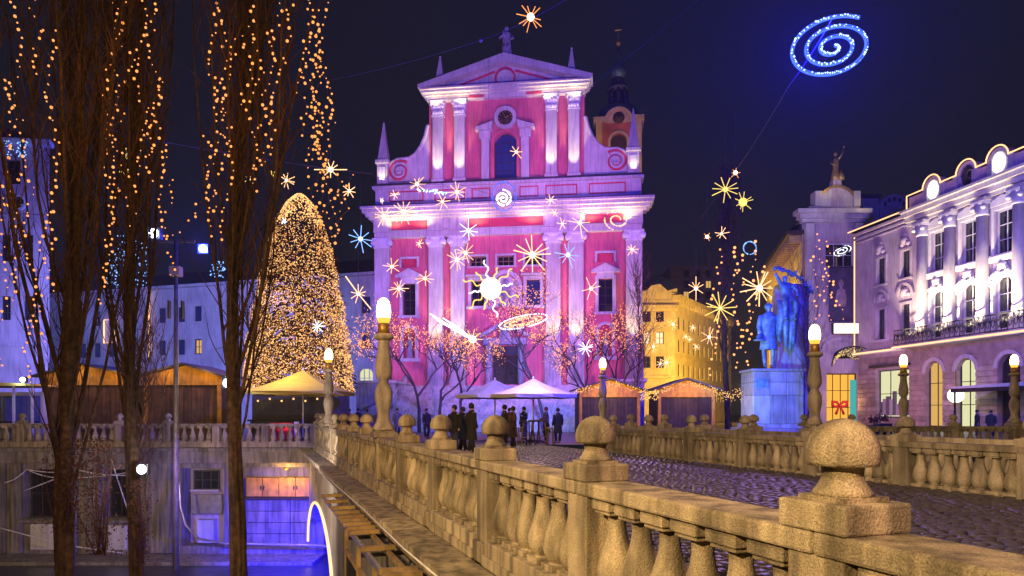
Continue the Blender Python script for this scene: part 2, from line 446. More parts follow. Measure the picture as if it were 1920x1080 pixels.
def wet_setts(nx0, nx1, ny0, ny1, step=.14):
    tx = np.arange(nx0, nx1, step); ty = np.arange(ny0, ny1, step)
    g = np.random.default_rng(3)
    X, Y = np.meshgrid(tx, ty, indexing='ij'); n = X.size
    row = np.indices(X.shape)[0]; Y = Y + (row % 2)*step*.5 + g.uniform(-.03,.03,X.shape[0])[:,None]
    X = X + .20*np.cos(2*np.pi*Y/1.32)
    c = np.stack([X.ravel(), Y.ravel()], 1) + g.uniform(-.012,.012,(n,2))
    h = step*.5 - .008
    z = g.uniform(-.008,.006,n); ax = g.normal(0,.022,n); ay = g.normal(0,.022,n)
    V = np.zeros((n,8,3))
    k = 0
    for hh, dz in ((h,-.03),(h*.78,.0)):
        for sx, sy in ((-1,-1),(1,-1),(1,1),(-1,1)):
            V[:,k,0] = c[:,0]+sx*hh; V[:,k,1] = c[:,1]+sy*hh
            V[:,k,2] = z + dz + (ax*sx + ay*sy)*hh
            k += 1
    fc = np.array([[4,5,6,7],[0,1,5,4],[1,2,6,5],[2,3,7,6],[3,0,4,7]])
    Fq = (fc[None] + (np.arange(n)*8)[:,None,None]).reshape(-1,4)
    me = bpy.data.meshes.new('wet_setts')
    me.vertices.add(n*8); me.vertices.foreach_set('co', V.ravel())
    me.loops.add(Fq.size); me.loops.foreach_set('vertex_index', Fq.ravel().astype(np.int32))
    me.polygons.add(len(Fq)); me.polygons.foreach_set('loop_start', np.arange(0, Fq.size, 4, dtype=np.int32))
    me.polygons.foreach_set('loop_total', np.full(len(Fq), 4, dtype=np.int32))
    me.update(calc_edges=True); me.validate(); me.materials.append(M['setts'])
    o = bpy.data.objects.new('wet_setts', me); COL.objects.link(o); o['kind'] = 'stuff'
    return o
o = wet_setts(2, 36, -9.75, -.5, .165); o.location = (2.51,0,0); o.rotation_euler = (0,0,BANG)
tag(o, 'dark wet granite setts paving the bridge deck', 'paving')

# ------------------------------------------------------------------ balustrades
def baluster_mesh(mat, n=14):
    mb = MB(); mb.box(-.135,.135,-.15,.15,.715,.80); mb.box(-.115,.115,-.13,.13,.685,.715)
    mb.lathe([(.075,.685),(.070,.64),(.068,.60),(.078,.53),(.100,.45),(.130,.36),(.148,.28),(.150,.22),(.135,.165),(.105,.12),(.085,.095),(.10,.08)], n)
    mb.box(-.12,.12,-.13,.13,.03,.085)
    return mb.mesh('baluster', mat)
def post_mesh(mat):
    mb = MB(); mb.box(-.17,.17,-.17,.17,-.02,.80); mb.box(-.205,.205,-.215,.215,-.25,-.02)
    return mb.mesh('post', mat)
def finial_meshes(mat):
    a = MB(); a.box(-.205,.205,-.195,.195,.911,1.045)
    f = MB(); f.box(-.135,.135,-.135,.135,1.045,1.068)
    f.lathe([(.132,1.068),(.132,1.085),(.112,1.11),(.096,1.14),(.089,1.165),(.094,1.195),(.10,1.205),(0.1531,1.2060),(0.1587,1.2250),(0.1630,1.2620),(0.1585,1.3000),(0.1457,1.3350),(0.1263,1.3650),(0.1009,1.3900),(0.0725,1.4080),(0.0401,1.4200),(.004,1.425)], 28)
    return a.mesh('finial_block', mat), f.mesh('ball_finial', mat)
ME = {}
for q, mat, n in (('near', M['granite'], 20), ('far', M['granite_far'], 10)):
    ME[q] = dict(baluster=baluster_mesh(mat, n), post=post_mesh(mat), fin=finial_meshes(mat), mat=mat)

lamp_me = {}
def lamp_meshes():
    a = MB(); a.lathe([(.36,.92),(.36,1.02),(.30,1.05),(.26,1.10)], 4, M=Matrix.Rotation(math.pi/4,4,'Z'), smooth=False)
    lamp_me['base'] = a.mesh('base', M['granite_far'])
    s = MB(); s.lathe([(.265,1.08),(.25,1.13),(.17,1.24),(.135,1.36),(.14,1.48),(.175,1.64),(.195,1.80),(.185,1.94),(.14,2.05),(.11,2.10),(.105,2.16),(.15,2.20),(.185,2.30),(.19,2.44),(.165,2.62),(.135,2.80),(.125,2.96),(.13,3.02)], 20)
    lamp_me['shaft'] = s.mesh('shaft', M['granite_far'])
    c = MB(); c.lathe([(.13,3.02),(.20,3.06),(.225,3.10),(.20,3.14),(.16,3.17)], 20)
    lamp_me['collar'] = c.mesh('collar', M['granite_far'])
    k = MB(); k.lathe([(.14,3.17),(.125,3.28),(.13,3.38),(.11,3.40)], 16)
    lamp_me['socket'] = k.mesh('socket', M['brass'])
    f = MB(); f.lathe([(.142,3.515),(.158,3.64),(.15,3.76),(.12,3.87),(.06,3.94),(.005,3.96)], 16)
    lamp_me['flame_glass'] = f.mesh('flame_glass', E['flame'])
    g_ = MB(); g_.lathe([(.11,3.40),(.135,3.46),(.141,3.513)], 16); lamp_me['glass_low_glow'] = g_.mesh('glass_low_glow', E['flame_low'])  # dimmer amber glow low on the flame glass, set as its own emission
lamp_meshes()
def street_lamp(loc, rz, label, power=55, group='stone candelabra lamps'):
    t = thing('street_lamp', label, 'street lamp', loc, rz, group)
    for k in ('base', 'shaft', 'collar', 'socket', 'glass_low_glow', 'flame_glass'): inst(k, lamp_me[k], t)
    point((0,0,3.7), power, (1.0,.58,.16), .2, 'flame_glow', t)
    return t

def balustrade(label, org, ang, tposts, nb=6, q='near', lamps={}, skip=(), power=55):
    t = thing('stone_balustrade', label, 'balustrade', org, ang, 'stone balustrades with ball finials')
    S = ME[q]; yc = -.2; bv = .012 if q == 'near' else 0
    for i, p in enumerate(tposts):
        inst('post', S['post'], t, (p, yc, 0), bevel=bv)
        if i in lamps:
            m = Matrix.Rotation(ang, 4, 'Z') @ Vector((p, yc, 0))
            street_lamp((org[0]+m.x, org[1]+m.y, org[2]), ang, lamps[i], power)
        elif i not in skip:
            fb = inst('finial_block', S['fin'][0], t, (p, yc, 0), rnd.uniform(-.01,.01), bevel=bv)
            inst('ball_finial', S['fin'][1], t, (p, yc, 0))
        if i == len(tposts)-1: break
        p2 = tposts[i+1]; a = p+.18; c = p2-.18
        for k in range(nb):
            inst('baluster', S['baluster'], t, (a + (c-a)*(k+.5)/nb, yc, 0), bevel=.008 if (q == 'near' and i < 4) else 0)
        # one long rail stone and one plinth stone for each bay
        MB().box(p+.004, p2-.004, yc-.19, yc+.19, .80, .91).build('rail_stone', S['mat'], t, bevel=bv*1.6)
        MB().box(p+.205, p2-.205, yc-.20, yc+.20, -.25, .03).build('plinth_stone', S['mat'], t, bevel=bv)
        if q == 'near':
            mb = MB(); mb.box(p+.205, p2-.205, yc+.20, yc+.235, -.25, -.13); mb.build('plinth_moulding', S['mat'], t, bevel=.01)
    return t
SP = 2.527
near_posts = [3.369 + SP*i for i in range(-1, 13)]
balustrade('nearest stone balustrade with large ball finials, its river face towards us', (2.51,0,0), BANG, near_posts, 6, 'near',
           {6: 'tallest looking stone lamp on the nearest balustrade, in front of the church corner',
            11: 'stone lamp beside the yellow parasol where the quay balustrade meets the bridge'})
dB = 2.335*DIRN
balustrade('stone balustrade along the opposite edge of the wet bridge deck', (13.0,0,-.04), BANG,
           [11.75*DIRN + dB*(i-2) for i in range(0, 9)], 7, 'far', {}, skip=(0,))
balustrade('stone balustrade of the neighbouring bridge just past the opposite deck edge', (15.4,0,-.02), BANG,
           [19.4*DIRN + 2.4*DIRN*(i-4) for i in range(0, 10)], 7, 'far',
           {4: 'stone lamp rising in front of the blue monument, behind the largest ball finial',
            9: 'stone lamp with a lilac shaft between the umbrellas and the wooden stalls'}, skip=(0,1,2,3))
balustrade('stone balustrade along the square in front of the palace doorways', (12.4,29.6,-.03), 0.0,
           [0, 2.0, 4.2, 6.3, 8.9, 11.2, 13.4], 6, 'far',
           {2: 'stone lamp in front of the lit shop window', 4: 'stone lamp beside the dark awning at the picture edge'})
balustrade('stone balustrade on top of the quay wall beneath the wooden stalls', (-9.75,QY,0), math.pi,
           [0, 2.4, 4.8, 7.2, 9.6, 12, 14.4, 16.8, 19.2], 5, 'far', {}, skip=(0,1,2,5,7,8))

# ------------------------------------------------------------------ service ladder tray on the river side of the bridge
tray = thing('service_gantry', 'timber and steel service gantry hung outside the bridge cornice', 'gantry', (2.51,0,0), BANG)
for y in (.60, .90):
    MB().box(6.2, 18.5, y-.025, y+.025, -.60, -.53).build('rail', M['steel'] if y > .8 else M['timber'], tray)
for t in (7.45,7.62,8.3,9.1,9.35,10.9,12.3,12.75,13.2,13.65,14.1,14.7,15.4,16.5,17.6):
    a = rnd.uniform(-.05,.05)
    MB().box(-.05,.05,.50,.98,-.525,-.46).build('crosspiece', M['timber'], tray, (t, 0, 0)).rotation_euler = (0,0,a)
for t in (7.0, 8.6, 10.2, 11.8, 13.4):
    MB().box(t-.045,t+.045,.87,.93,-1.75,-.61).build('hanger', M['timber'], tray)
    MB().box(t-.03,t+.03,.05,.86,-.80,-.74).build('bracket', M['iron'], tray)
for a, c in ((7.06,8.54),(8.66,10.14),(10.26,11.74),(11.86,13.34)):
    MB().box(a,c,.87,.93,-1.70,-1.62).build('lower_rail', M['timber'], tray)
    MB().box(a,c,.87,.93,-1.02,-.94).build('upper_rail', M['timber'], tray)
    for k in range(9):
        x = a+(c-a)*(k+.5)/9
        MB().box(x-.012,x+.012,.89,.914,-1.62,-1.02).build('bar', M['iron'], tray)
mb = MB(); mb.tube([(6.5,.53,-.30),(10,.54,-.36),(14,.53,-.34),(19,.54,-.37),(24,.53,-.35),(30,.53,-.30)], .014, 5)
cbl = mb.build('service_cable', M['cable_white']); cbl.location = (2.51,0,0); cbl.rotation_euler = (0,0,BANG)
tag(cbl, 'thin pale cable running along the edge of the bridge cornice', 'cable')

# ------------------------------------------------------------------ the quay wall below the stalls
Q = lambda px: (px-960)*QY/FPX
QZ = lambda py: CZ+(HY-py)/FPX*QY
quay = thing('quay_wall', 'stained quay wall with dark windows and open store bays above the river', 'wall', (0,QY,0))
holes = [(Q(46),Q(112),QZ(972),QZ(880)), (Q(197),Q(262),QZ(972),QZ(880)), (Q(340),Q(420),QZ(1024),QZ(878)),
         (Q(446),Q(580),QZ(1030),QZ(876))]
MB().wall(-60, -9.2, -6.5, QZ(868), holes, 1.1).build('wall', M['concrete'], quay)
MB().box(-60,-9.2,-.28,.3,QZ(868),QZ(846)).build('coping', M['concrete'], quay, bevel=.03)
MB().box(-60,-9.2,-.36,.3,QZ(846),-.26).build('coping_slab', M['concrete'], quay, bevel=.02)
MB().box(-60,-9.2,-2.0,-.02,-6.5,QZ(1038)).build('landing', M['concrete'], quay, bevel=.03)
for px0, px1 in ((0,14),(26,44),(128,148),(168,192),(278,325)):
    MB().box(Q(px0),Q(px1),-.22,-.002,QZ(1036),QZ(868)).build('pilaster', M['concrete'], quay, bevel=.02)
for px0, px1, y0, y1 in ((60,104,1030,982),(205,240,1030,985)):
    MB().box(Q(px0),Q(px1),-.12,-.002,QZ(y0),QZ(y1)).build('panel', M['plaster_pale'], quay, bevel=.015)
for px0, px1 in ((36,118),(190,266)):
    MB().box(Q(px0),Q(px1),-.30,-.002,QZ(979),QZ(974)).build('sill', M['concrete'], quay, bevel=.015)
def quay_window(a, b_, z0, z1, y):
    mb = MB(); t = .07
    mb.box(a,b_,y-.06,y,z0,z0+t); mb.box(a,b_,y-.06,y,z1-t,z1); mb.box(a,a+t,y-.06,y,z0+t,z1-t); mb.box(b_-t,b_,y-.06,y,z0+t,z1-t)
    n = 3
    for k in range(1, n): x = a+(b_-a)*k/n; mb.box(x-.025,x+.025,y-.055,y-.005,z0+t,z1-t)
    zc = (z0+z1)/2; mb.box(a+t,b_-t,y-.05,y-.01,zc-.025,zc+.025)
    f = mb.build('window_frame', M['frame_dark'], quay)
    MB().box(a,b_,y+.002,y+.02,z0,z1).build('pane', M['glass_dark'], f)
quay_window(*holes[0], .5); quay_window(*holes[1], .5)
a, b_, z0, z1 = holes[2]
MB().box(a,b_,1.0,1.09,z0,z1).build('bay_back', M['plaster_lilac'], quay)
quay_window(Q(348),Q(398),QZ(922),QZ(884), .9)
mb = MB(); mb.box(Q(345),Q(400),.6,.88,QZ(924),QZ(921)); mb.build('window_shelf', M['frame_white'], quay)
MB().box(Q(360),Q(392),.5,.95,QZ(1022),QZ(978)).build('cabinet', M['plaster_pale'], quay, bevel=.02)
MB().box(Q(346),Q(404),.7,.96,QZ(968),QZ(930)).build('roller_shutter', M['steel'], quay, bevel=.02)
# the wide store bay with lit cupboards
a, b_, z0, z1 = holes[3]
MB().box(a,b_,1.0,1.09,z0,z1).build('bay_back', M['concrete'], quay)
for px0, px1 in ((453,483),(484,514),(515,546),(547,576)):
    d = MB().box(Q(px0),Q(px1),.62,.95,QZ(934),QZ(898)).build('cupboard_door', M['wood_orange'], quay, bevel=.012)
    hx = Q(px1)-.06 if px0 in (453,515) else Q(px0)+.06
    MB().box(hx-.025,hx+.025,.57,.62,QZ(921),QZ(913)).build('handle', M['iron'], d)
MB().box(a,b_,.45,.98,QZ(939),QZ(935)).build('shelf', M['wood_dark'], quay)
for r_ in range(4):
    for c_ in range(3):
        xa = a+.08+(b_-a-.16)*c_/3; xb = a+.08+(b_-a-.16)*(c_+1)/3
        za = QZ(1028)+(QZ(941)-QZ(1028))*r_/4; zb = QZ(1028)+(QZ(941)-QZ(1028))*(r_+1)/4
        MB().box(xa+.012,xb-.012,.80,.98,za+.012,zb-.012).build('stone_slab', M['concrete'], quay, bevel=.02)
point((Q(540),QY-.3,QZ(890)), 150, (1.0,.55,.12), .08, 'store_lamp_glow')
mb = MB(); mb.lathe([(.02,.22),(.05,.20),(.10,.10),(.14,.02),(.13,0)], 12, (Q(534),QY+.25,QZ(882)))
tag(mb.build('hanging_lamp', M['brass']), 'small round lamp hanging in the lit store bay', 'lamp')
# pipes and loose cables over the quay wall
def cable(label, pts, r, mat, name='cable', sag=0.0, group=None):
    pts = [Vector(p) for p in pts]; out = []
    for a, b_ in zip(pts[:-1], pts[1:]):
        for k in range(8):
            f = k/8; p = a.lerp(b_, f); p.z -= sag*4*f*(1-f); out.append(p)
    out.append(pts[-1])
    o = MB().tube(out, r, 5).build(name, mat)
    return tag(o, label, name.replace('_', ' '), group)
cable('white cable sagging across the first dark quay window', [P(8,905,33.3),P(50,880,33.3),P(150,882,33.2),P(255,890,33.2)], .03, M['cable_white'], sag=.12)
cable('white cable looping lower beneath the window top cable', [P(50,880,33.25),P(112,896,33.2),P(250,884,33.1)], .028, M['cable_white'], sag=.1)
cable('white cable slanting down from the window corner to the trunk', [P(46,920,33.2),P(112,895,33.1)], .028, M['cable_white'])
cable('long pale cable slanting down across the quay foot', [P(0,990,32.5),P(120,1022,32.4),P(230,1037,32.3)], .03, M['cable_white'])
cable('pale cable dropping steeply between two poplars', [P(208,860,33),P(240,958,32.8)], .03, M['cable_white'])
cable('steel pipe curving down the lilac bay to the landing', [P(336,905,33.6),P(338,950,33.4),P(348,985,33.2),P(372,1010,33),P(420,1019,32.8),P(520,1021,32.6),P(600,1023,32.5),P(632,1028,32.4)], .06, M['steel'], name='pipe')
# tall mast on the quay
t = thing('mast', 'slim tall steel mast with a short crossbar in front of the quay', 'mast', (P(330,1080,31).x, 31, 0))
x0 = 0; zt = P(330,450,31).z
MB().lathe([(.13,-6),(.12,-2),(.10,3),(.08,zt)], 12).build('shaft', M['pole'], t)
MB().box(-.75,.85,-.05,.05,zt-.12,zt).build('crossbar', M['pole'], t)
MB().box(-.22,.22,-.2,.2,P(330,518,31).z,P(330,500,31).z).build('junction_box', M['tower_trim'], t)
for s_ in (-.3, .3):
    MB().box(s_-.03,s_+.03,-.12,.12,P(330,560,31).z-.9,P(330,560,31).z-.1).build('clamp', M['iron'], t)
# white projector on the quay and the lit street floods seen in the picture
def projector(label, loc, r, mat, power, colr, rz=0, post=True, glow_off=(0,-.35,0)):
    t = thing('floodlight', label, 'floodlight', loc, rz, 'floodlights')
    MB().box(-r*1.3,r*1.3,.02,r*1.4,-r*1.2,r*1.2).build('housing', M['iron'], t, bevel=.02)
    MB().lathe([(r*.98,-.06),(r,0)], 20, M=Matrix.Rotation(R(90),4,'X')).build('lens', mat, t)
    if post: MB().lathe([(.06,-post),(.05,-r*1.2)], 8, (0,r*.7,0)).build('post', M['steel'], t)
    if power: point(glow_off, power, colr, r*.5, 'floodlight_glow', t)
    return t
projector('glaring white floodlight low on the second poplar above the river', P(265,880,19.2), .13, E['lamp_white'], 60, (.86,.82,1.0), post=.001, glow_off=(.3,-.5,.1))
fl = P(265,880,19.2); spot(fl+Vector((.75,1.0,.2)), (fl.x+.2, QY, -3), 2200, (1.0,.82,.72), 140, .6, .15)
projector('white floodlight on a thin post beside the third poplar trunk', P(427,718,35), .24, E['lamp_white'], 90, (.6,.8,1.0), post=2.4)
projector('bluish white floodlight high above the long pale building', P(380,466,60), .34, E['lamp_blue'], 9000, (.03,.06,1.0), post=.001)
projector('white floodlight behind the second poplar crown', P(288,437,58), .40, E['lamp_white'], 300, (.4,.5,1.0), post=.001)

# ================================================================== buildings
def window(root, uc, z0, w_, h, y, pane, frame, nx=2, nz=2, t=.08, name='window'):
    """frame and glazing bars, with the pane as a sub-part"""
    mb = MB(); a, b_, z1 = uc-w_/2, uc+w_/2, z0+h
    mb.box(a,b_,y-.07,y,z0,z0+t); mb.box(a,b_,y-.07,y,z1-t,z1)
    mb.box(a,a+t,y-.07,y,z0+t,z1-t); mb.box(b_-t,b_,y-.07,y,z0+t,z1-t)
    for k in range(1, nx): x = a+w_*k/nx; mb.box(x-.035,x+.035,y-.06,y-.004,z0+t,z1-t)
    for k in range(1, nz): z = z0+h*k/nz; mb.box(a+t,b_-t,y-.05,y-.008,z-.03,z+.03)
    f = mb.build(name, frame, root)
    MB().box(a,b_,y+.004,y+.03,z0,z1).build('pane', pane, f)
    return f
def surround(root, uc, z0, w_, h, mat, t=.22, d=.12, sill=True, name='window_surround'):
    mb = MB(); a, b_, z1 = uc-w_/2, uc+w_/2, z0+h
    mb.box(a-t,a,-d,.0,z0,z1); mb.box(b_,b_+t,-d,.0,z0,z1); mb.box(a-t,b_+t,-d*1.1,.0,z1,z1+t)
    if sill: mb.box(a-t*1.4,b_+t*1.4,-d*1.8,.0,z0-t*.8,z0)
    return mb.build(name, mat, root)

# ------------------------------------------------------------------ the church
CH = Plane(-.57, 62.0, -R(7.5))
church = thing('church', 'tall pink and white baroque church floodlit violet across the square', 'church', (-.57,62,0), -R(7.5))
T, W, WD, ST = M['church_trim'], M['wall_pink'], M['wall_pink_deep'], M['church_stone']
cw = [-8.85, 8.85]
holes = [(c-.6,c+.6,10.3,13.2) for c in cw] + [(c-.75,c+.75,14.6,15.5) for c in (-2.5,0,2.5)] + [(c-.72,c+.72,14.7,15.45) for c in cw]
holes += [(-1.15,1.15,4.0,7.4)] + [(c-.6,c+.6,11.0,13.3) for c in (-2.5,2.5)] + [(c-.55,c+.55,6.4,9.2) for c in cw] + [(-1.1,1.1,10.9,13.8)]
MB().wall(-11.9, 11.9, 0, 17.3, holes, .35).build('lower_wall', W, church)
mb = MB(); mb.box(-11.9,11.9,.5,22,0,17.2); mb.build('nave', M['wall_pink_deep'], church)
mb = MB(); mb.prism([(-11,17.3),(11,17.3),(6.6,27.5),(0,30.5),(-6.6,27.5)], 1.2, 22); mb.build('roof', M['roof_dark'], church)
# windows and niches of the lower storey
for c in cw:
    window(church, c, 10.3, 1.2, 2.9, .3, M['glass_dark'], M['wood_dark'], 2, 4)
    surround(church, c, 10.3, 1.2, 2.9, T, .3, .16)
    mb = MB(); mb.prism([(c-1.25,13.75),(c+1.25,13.75),(c+1.25,13.95),(c,14.55),(c-1.25,13.95)], -.34, 0); mb.build('window_pediment', T, church)
    mb = MB(); mb.prism([(c-.75,13.5),(c+.75,13.5),(c+.75,13.75),(c-.75,13.75)], -.2, 0); mb.build('window_frieze', T, church)
    MB().box(c-.7,c+.7,.3,.34,14.7,15.45).build('blind_panel', WD, church)
    surround(church, c, 14.7, 1.44, .75, T, .2, .12, False)
    # lower niche with a round head and a small stone figure
    mb = MB(); mb.arch_fill(c, .55, 8.62, 9.2, -.02, .34); mb.build('niche_head', W, church)
    MB().box(c-.55,c+.55,.33,.36,6.4,9.2).build('niche_back', WD, church)
    mb = MB(); mb.ring(c, 8.62, .56, .82, -.12, 0, 14, 0, math.pi); mb.box(c-.82,c-.56,-.12,0,6.4,8.62); mb.box(c+.56,c+.82,-.12,0,6.4,8.62); mb.box(c-1,c+1,-.25,0,6.1,6.4)
    mb.build('niche_surround', T, church)
    mb = MB(); mb.lathe([(.34,6.42),(.30,6.7),(.27,7.3),(.30,7.8),(.22,8.1),(.10,8.2),(.15,8.32),(.14,8.5),(.03,8.6)], 10, (c,.12,0)); mb.build('niche_figure', ST, church)
for i, c in enumerate((-2.5, 0, 2.5)):
    window(church, c, 14.6, 1.5, .9, .3, E['window_warm'] if False else M['glass_dark'], M['timber'], 3, 2)
    surround(church, c, 14.6, 1.5, .9, T, .18, .1)
for c, g_ in ((-2.5, M['glass_dark']), (2.5, M['glass_blue'])):
    window(church, c, 11.0, 1.2, 2.3, .3, g_, M['frame_dark'], 2, 3)
    surround(church, c, 11.0, 1.2, 2.3, T, .3, .18)
    MB().box(c-1.1,c+1.1,-.35,0,13.65,13.85).build('window_cornice', T, church)
# the middle niche
mb = MB(); mb.arch_fill(0, 1.1, 12.7, 13.8, -.02, .34); mb.build('niche_head', W, church)
MB().box(-1.1,1.1,.33,.36,10.9,13.8).build('niche_back', T, church)
mb = MB(); mb.ring(0, 12.7, 1.12, 1.5, -.25, 0, 18, 0, math.pi); mb.box(-1.5,-1.12,-.25,0,10.7,12.7); mb.box(1.12,1.5,-.25,0,10.7,12.7); mb.build('niche_surround', T, church)
mb = MB(); mb.lathe([(.5,10.92),(.42,11.2),(.36,11.9),(.42,12.5),(.28,12.8),(.12,12.95),(.18,13.1),(.16,13.3),(.03,13.42)], 12, (0,.0,0)); mb.build('niche_figure', ST, church)
# portal
po = MB(); po.box(-1.75,-1.16,-.55,0,3.9,7.5); po.box(1.16,1.75,-.55,0,3.9,7.5); po.box(-1.95,1.95,-.7,0,7.5,8.1)
po.build('portal_frame', ST, church, bevel=.04)
for s in (-1, 1):
    mb = MB(); mb.lathe([(.24,3.9),(.24,4.2),(.19,4.3),(.17,7.0),(.24,7.2),(.26,7.5)], 12, (s*1.46,-.75,0)); mb.build('portal_column', ST, church)
    mb = MB(); mb.prism([(s*2.15,8.1),(s*.75,8.9),(s*.6,9.15),(s*.62,9.35),(s*2.2,8.42)], -.75, 0); mb.build('portal_pediment', ST, church)
    d = MB().box(s*.02 if s>0 else -1.12, 1.12 if s>0 else -.02, .2, .3, 4.0, 6.55).build('door', M['wood_dark'], church, bevel=.02)
    for k in range(3):
        MB().box(min(s*.2,s*.95),max(s*.2,s*.95),.14,.2,4.2+k*.8,4.85+k*.8).build('door_panel', M['wood_dark'], d, bevel=.04)
mb = MB(); mb.box(-1.15,1.15,.1,.3,6.6,7.4); mb.build('door_transom', M['frame_dark'], church, bevel=.04)
mb = MB(); mb.lathe([(.62,8.1),(.5,8.5),(.55,8.9),(.3,9.25),(.05,9.4)], 12, (0,-.4,0), sy=.5); mb.build('portal_crest', ST, church)
# pilasters of the lower storey
def pilaster(c, w_, zb, z0, z1, capz, kind):
    MB().box(c-w_/2-.1,c+w_/2+.1,-.62,0,zb,z0).build('pilaster_base', ST if zb < 5 else T, church, bevel=.05)
    MB().box(c-w_/2,c+w_/2,-.48,0,z0,z1).build('pilaster', T, church, bevel=.03)
    mb = MB(); mb.box(c-w_/2-.06,c+w_/2+.06,-.56,0,z1,z1+.12)
    mb.box(c-w_/2-.16,c+w_/2+.16,-.66,0,capz-.16,capz)
    h = capz - z1
    if kind == 'scroll':
        for s in (-1, 1):
            mb.lathe([(.26,-.66),(.30,-.6),(.30,0)], 12, (0,0,0), Matrix.Translation((c+s*(w_/2+.02),0,capz-.42)) @ Matrix.Rotation(R(-90),4,'X'))
        mb.box(c-w_/2+.1,c+w_/2-.1,-.58,0,z1+.12,capz-.16)
    else:
        mb.taper((c,-.27), (w_/2,.24), (w_/2+.14,.36), z1+.12, capz-.16)
        for r_ in range(2):
            for k in range(4):
                x = c - w_/2 + w_*(k+.5)/4 + (.06 if r_ else 0)
                mb.lathe([(.02,-.02),(.13,.05),(.16,.25),(.10,.42),(.02,.46)], 7, (x,-.55-.06*r_,z1+.14+r_*(h*.38)), sy=.8)
        for s in (-1, 1):
            mb.ball((c+s*(w_/2+.08),-.6,capz-.32), .17, 8, 5)
    mb.build('capital', M['stucco'], church)
low = [(-11.3,1.4),(-6.3,1.3),(-4.28,1.3),(4.28,1.3),(6.3,1.3),(11.3,1.4)]
for c, w_ in low: pilaster(c, w_, 0, 7.35, 16.4, 17.3, 'scroll')
# entablature: architrave, frieze with sunk red panels, cornice in three steps
MB().box(-12.0,12.0,-.5,.6,17.3,17.85).build('architrave', T, church, bevel=.04)
MB().box(-12.06,12.06,-.58,.5,17.85,17.95).build('architrave_fillet', T, church)
MB().box(-11.95,11.95,-.36,.6,17.95,18.95).build('frieze', T, church)
for a, c in ((-10.4,-7.1),(-3.4,3.4),(7.1,10.4)):
    MB().box(a,c,-.42,-.362,18.02,18.80).build('frieze_panel', WD, church)
for c, w_ in low: MB().box(c-w_/2-.05,c+w_/2+.05,-.55,-.362,17.95,18.95).build('frieze_block', T, church)
for k, (o, z0, z1) in enumerate(((.55,18.95,19.15),(.85,19.15,19.42),(1.15,19.42,19.72),(1.32,19.72,19.95))):
    MB().box(-12.0-o*.75,12.0+o*.75,-.3-o,.6,z0,z1).build('cornice_step', T, church, bevel=.04)
MB().box(-12.9,12.9,-1.5,.6,19.953,20.05).build('cornice_flashing', M['roof_dark'], church)
# attic
MB().box(-11.9,11.9,-.45,1.0,20.05,21.75).build('attic', T, church)
for a, c in ((-10.6,-7.4),(-6.4,-3.6),(3.6,6.4),(7.4,10.6),(-3.0,-1.3),(1.3,3.0)):
    mb = MB(); z0, z1, t_ = 20.55, 21.5, .11
    mb.box(a,c,-.50,-.452,z0,z0+t_); mb.box(a,c,-.50,-.452,z1-t_,z1); mb.box(a,a+t_,-.50,-.452,z0+t_,z1-t_); mb.box(c-t_,c,-.50,-.452,z0+t_,z1-t_)
    mb.build('panel_frame', WD, church)
MB().box(-12.15,12.15,-.75,1.0,21.75,22.0).build('attic_cornice', T, church, bevel=.04)
MB().box(-12.0,12.0,-.60,1.0,22.0,22.22).build('attic_ledge', M['roof_dark'], church)
# upper storey
hs = [(-1.0,1.0,22.3,26.5)]
MB().wall(-7.0, 7.0, 22.2, 29.6, hs, .5).build('upper_wall', W, church)
mb = MB(); mb.box(-7.0,7.0,.55,3,22.2,29.6); mb.build('upper_block', WD, church)
mb = MB(); mb.arch_fill(0, 1.0, 25.5, 26.5, -.02, .45, 14); mb.build('arch_head', W, church)
window(church, 0, 22.3, 2.0, 4.2, .42, M['glass_blue'], M['frame_dark'], 3, 5)
mb = MB(); mb.ring(0, 25.5, 1.02, 1.28, -.2, 0, 18, 0, math.pi); mb.box(-1.28,-1.02,-.2,0,22.3,25.5); mb.box(1.02,1.28,-.2,0,22.3,25.5); mb.build('arch_surround', W, church)
for s in (-1, 1):
    MB().box(min(s*1.42,s*2.15),max(s*1.42,s*2.15),-.4,0,22.3,25.9).build('aedicule_pilaster', T, church, bevel=.03)
    MB().box(min(s*1.32,s*2.35),max(s*1.32,s*2.35),-.55,0,25.9,26.6).build('aedicule_block', T, church, bevel=.05)
    mb = MB(); mb.prism([(s*1.05,27.35),(s*1.2,26.62),(s*2.65,26.62),(s*2.65,26.85)], -.75, 0); mb.build('broken_pediment', T, church)
mb = MB(); mb.ring(0, 27.75, .68, 1.02, -.35, 0, 28); mb.build('clock_ring', T, church)
ck = MB(); ck.lathe([(.68,0),(.68,.06)], 24, M=Matrix.Translation((0,-.1,27.75)) @ Matrix.Rotation(R(90),4,'X')); ck = ck.build('clock_face', M['wood_dark'], church)
mb = MB()
for k in range(12):
    a = k*math.pi/6; mb = MB(); mb.bar((.50*math.cos(a),-.18,27.75+.50*math.sin(a)), (.62*math.cos(a),-.18,27.75+.62*math.sin(a)), .05); mb.build('hour_mark', M['gilt'], ck)
mb = MB(); mb.bar((0,-.19,27.75),(.30,-.19,27.95),.05); mb.build('hour_hand', M['gilt'], ck)
mb = MB(); mb.bar((0,-.2,27.75),(-.18,-.2,28.2),.04); mb.build('minute_hand', M['gilt'], ck)
for c in (-6.1,-4.12,4.12,6.1): pilaster(c, .98, 22.2, 22.5, 28.1, 29.5, 'leaf')
MB().box(-7.1,7.1,-.5,.6,29.5,29.85).build('upper_architrave', T, church, bevel=.03)
for a, c in ((-3.3,-1.9),(1.9,3.3)): MB().box(a,c,-.56,-.502,29.58,29.78).build('frieze_panel', WD, church)
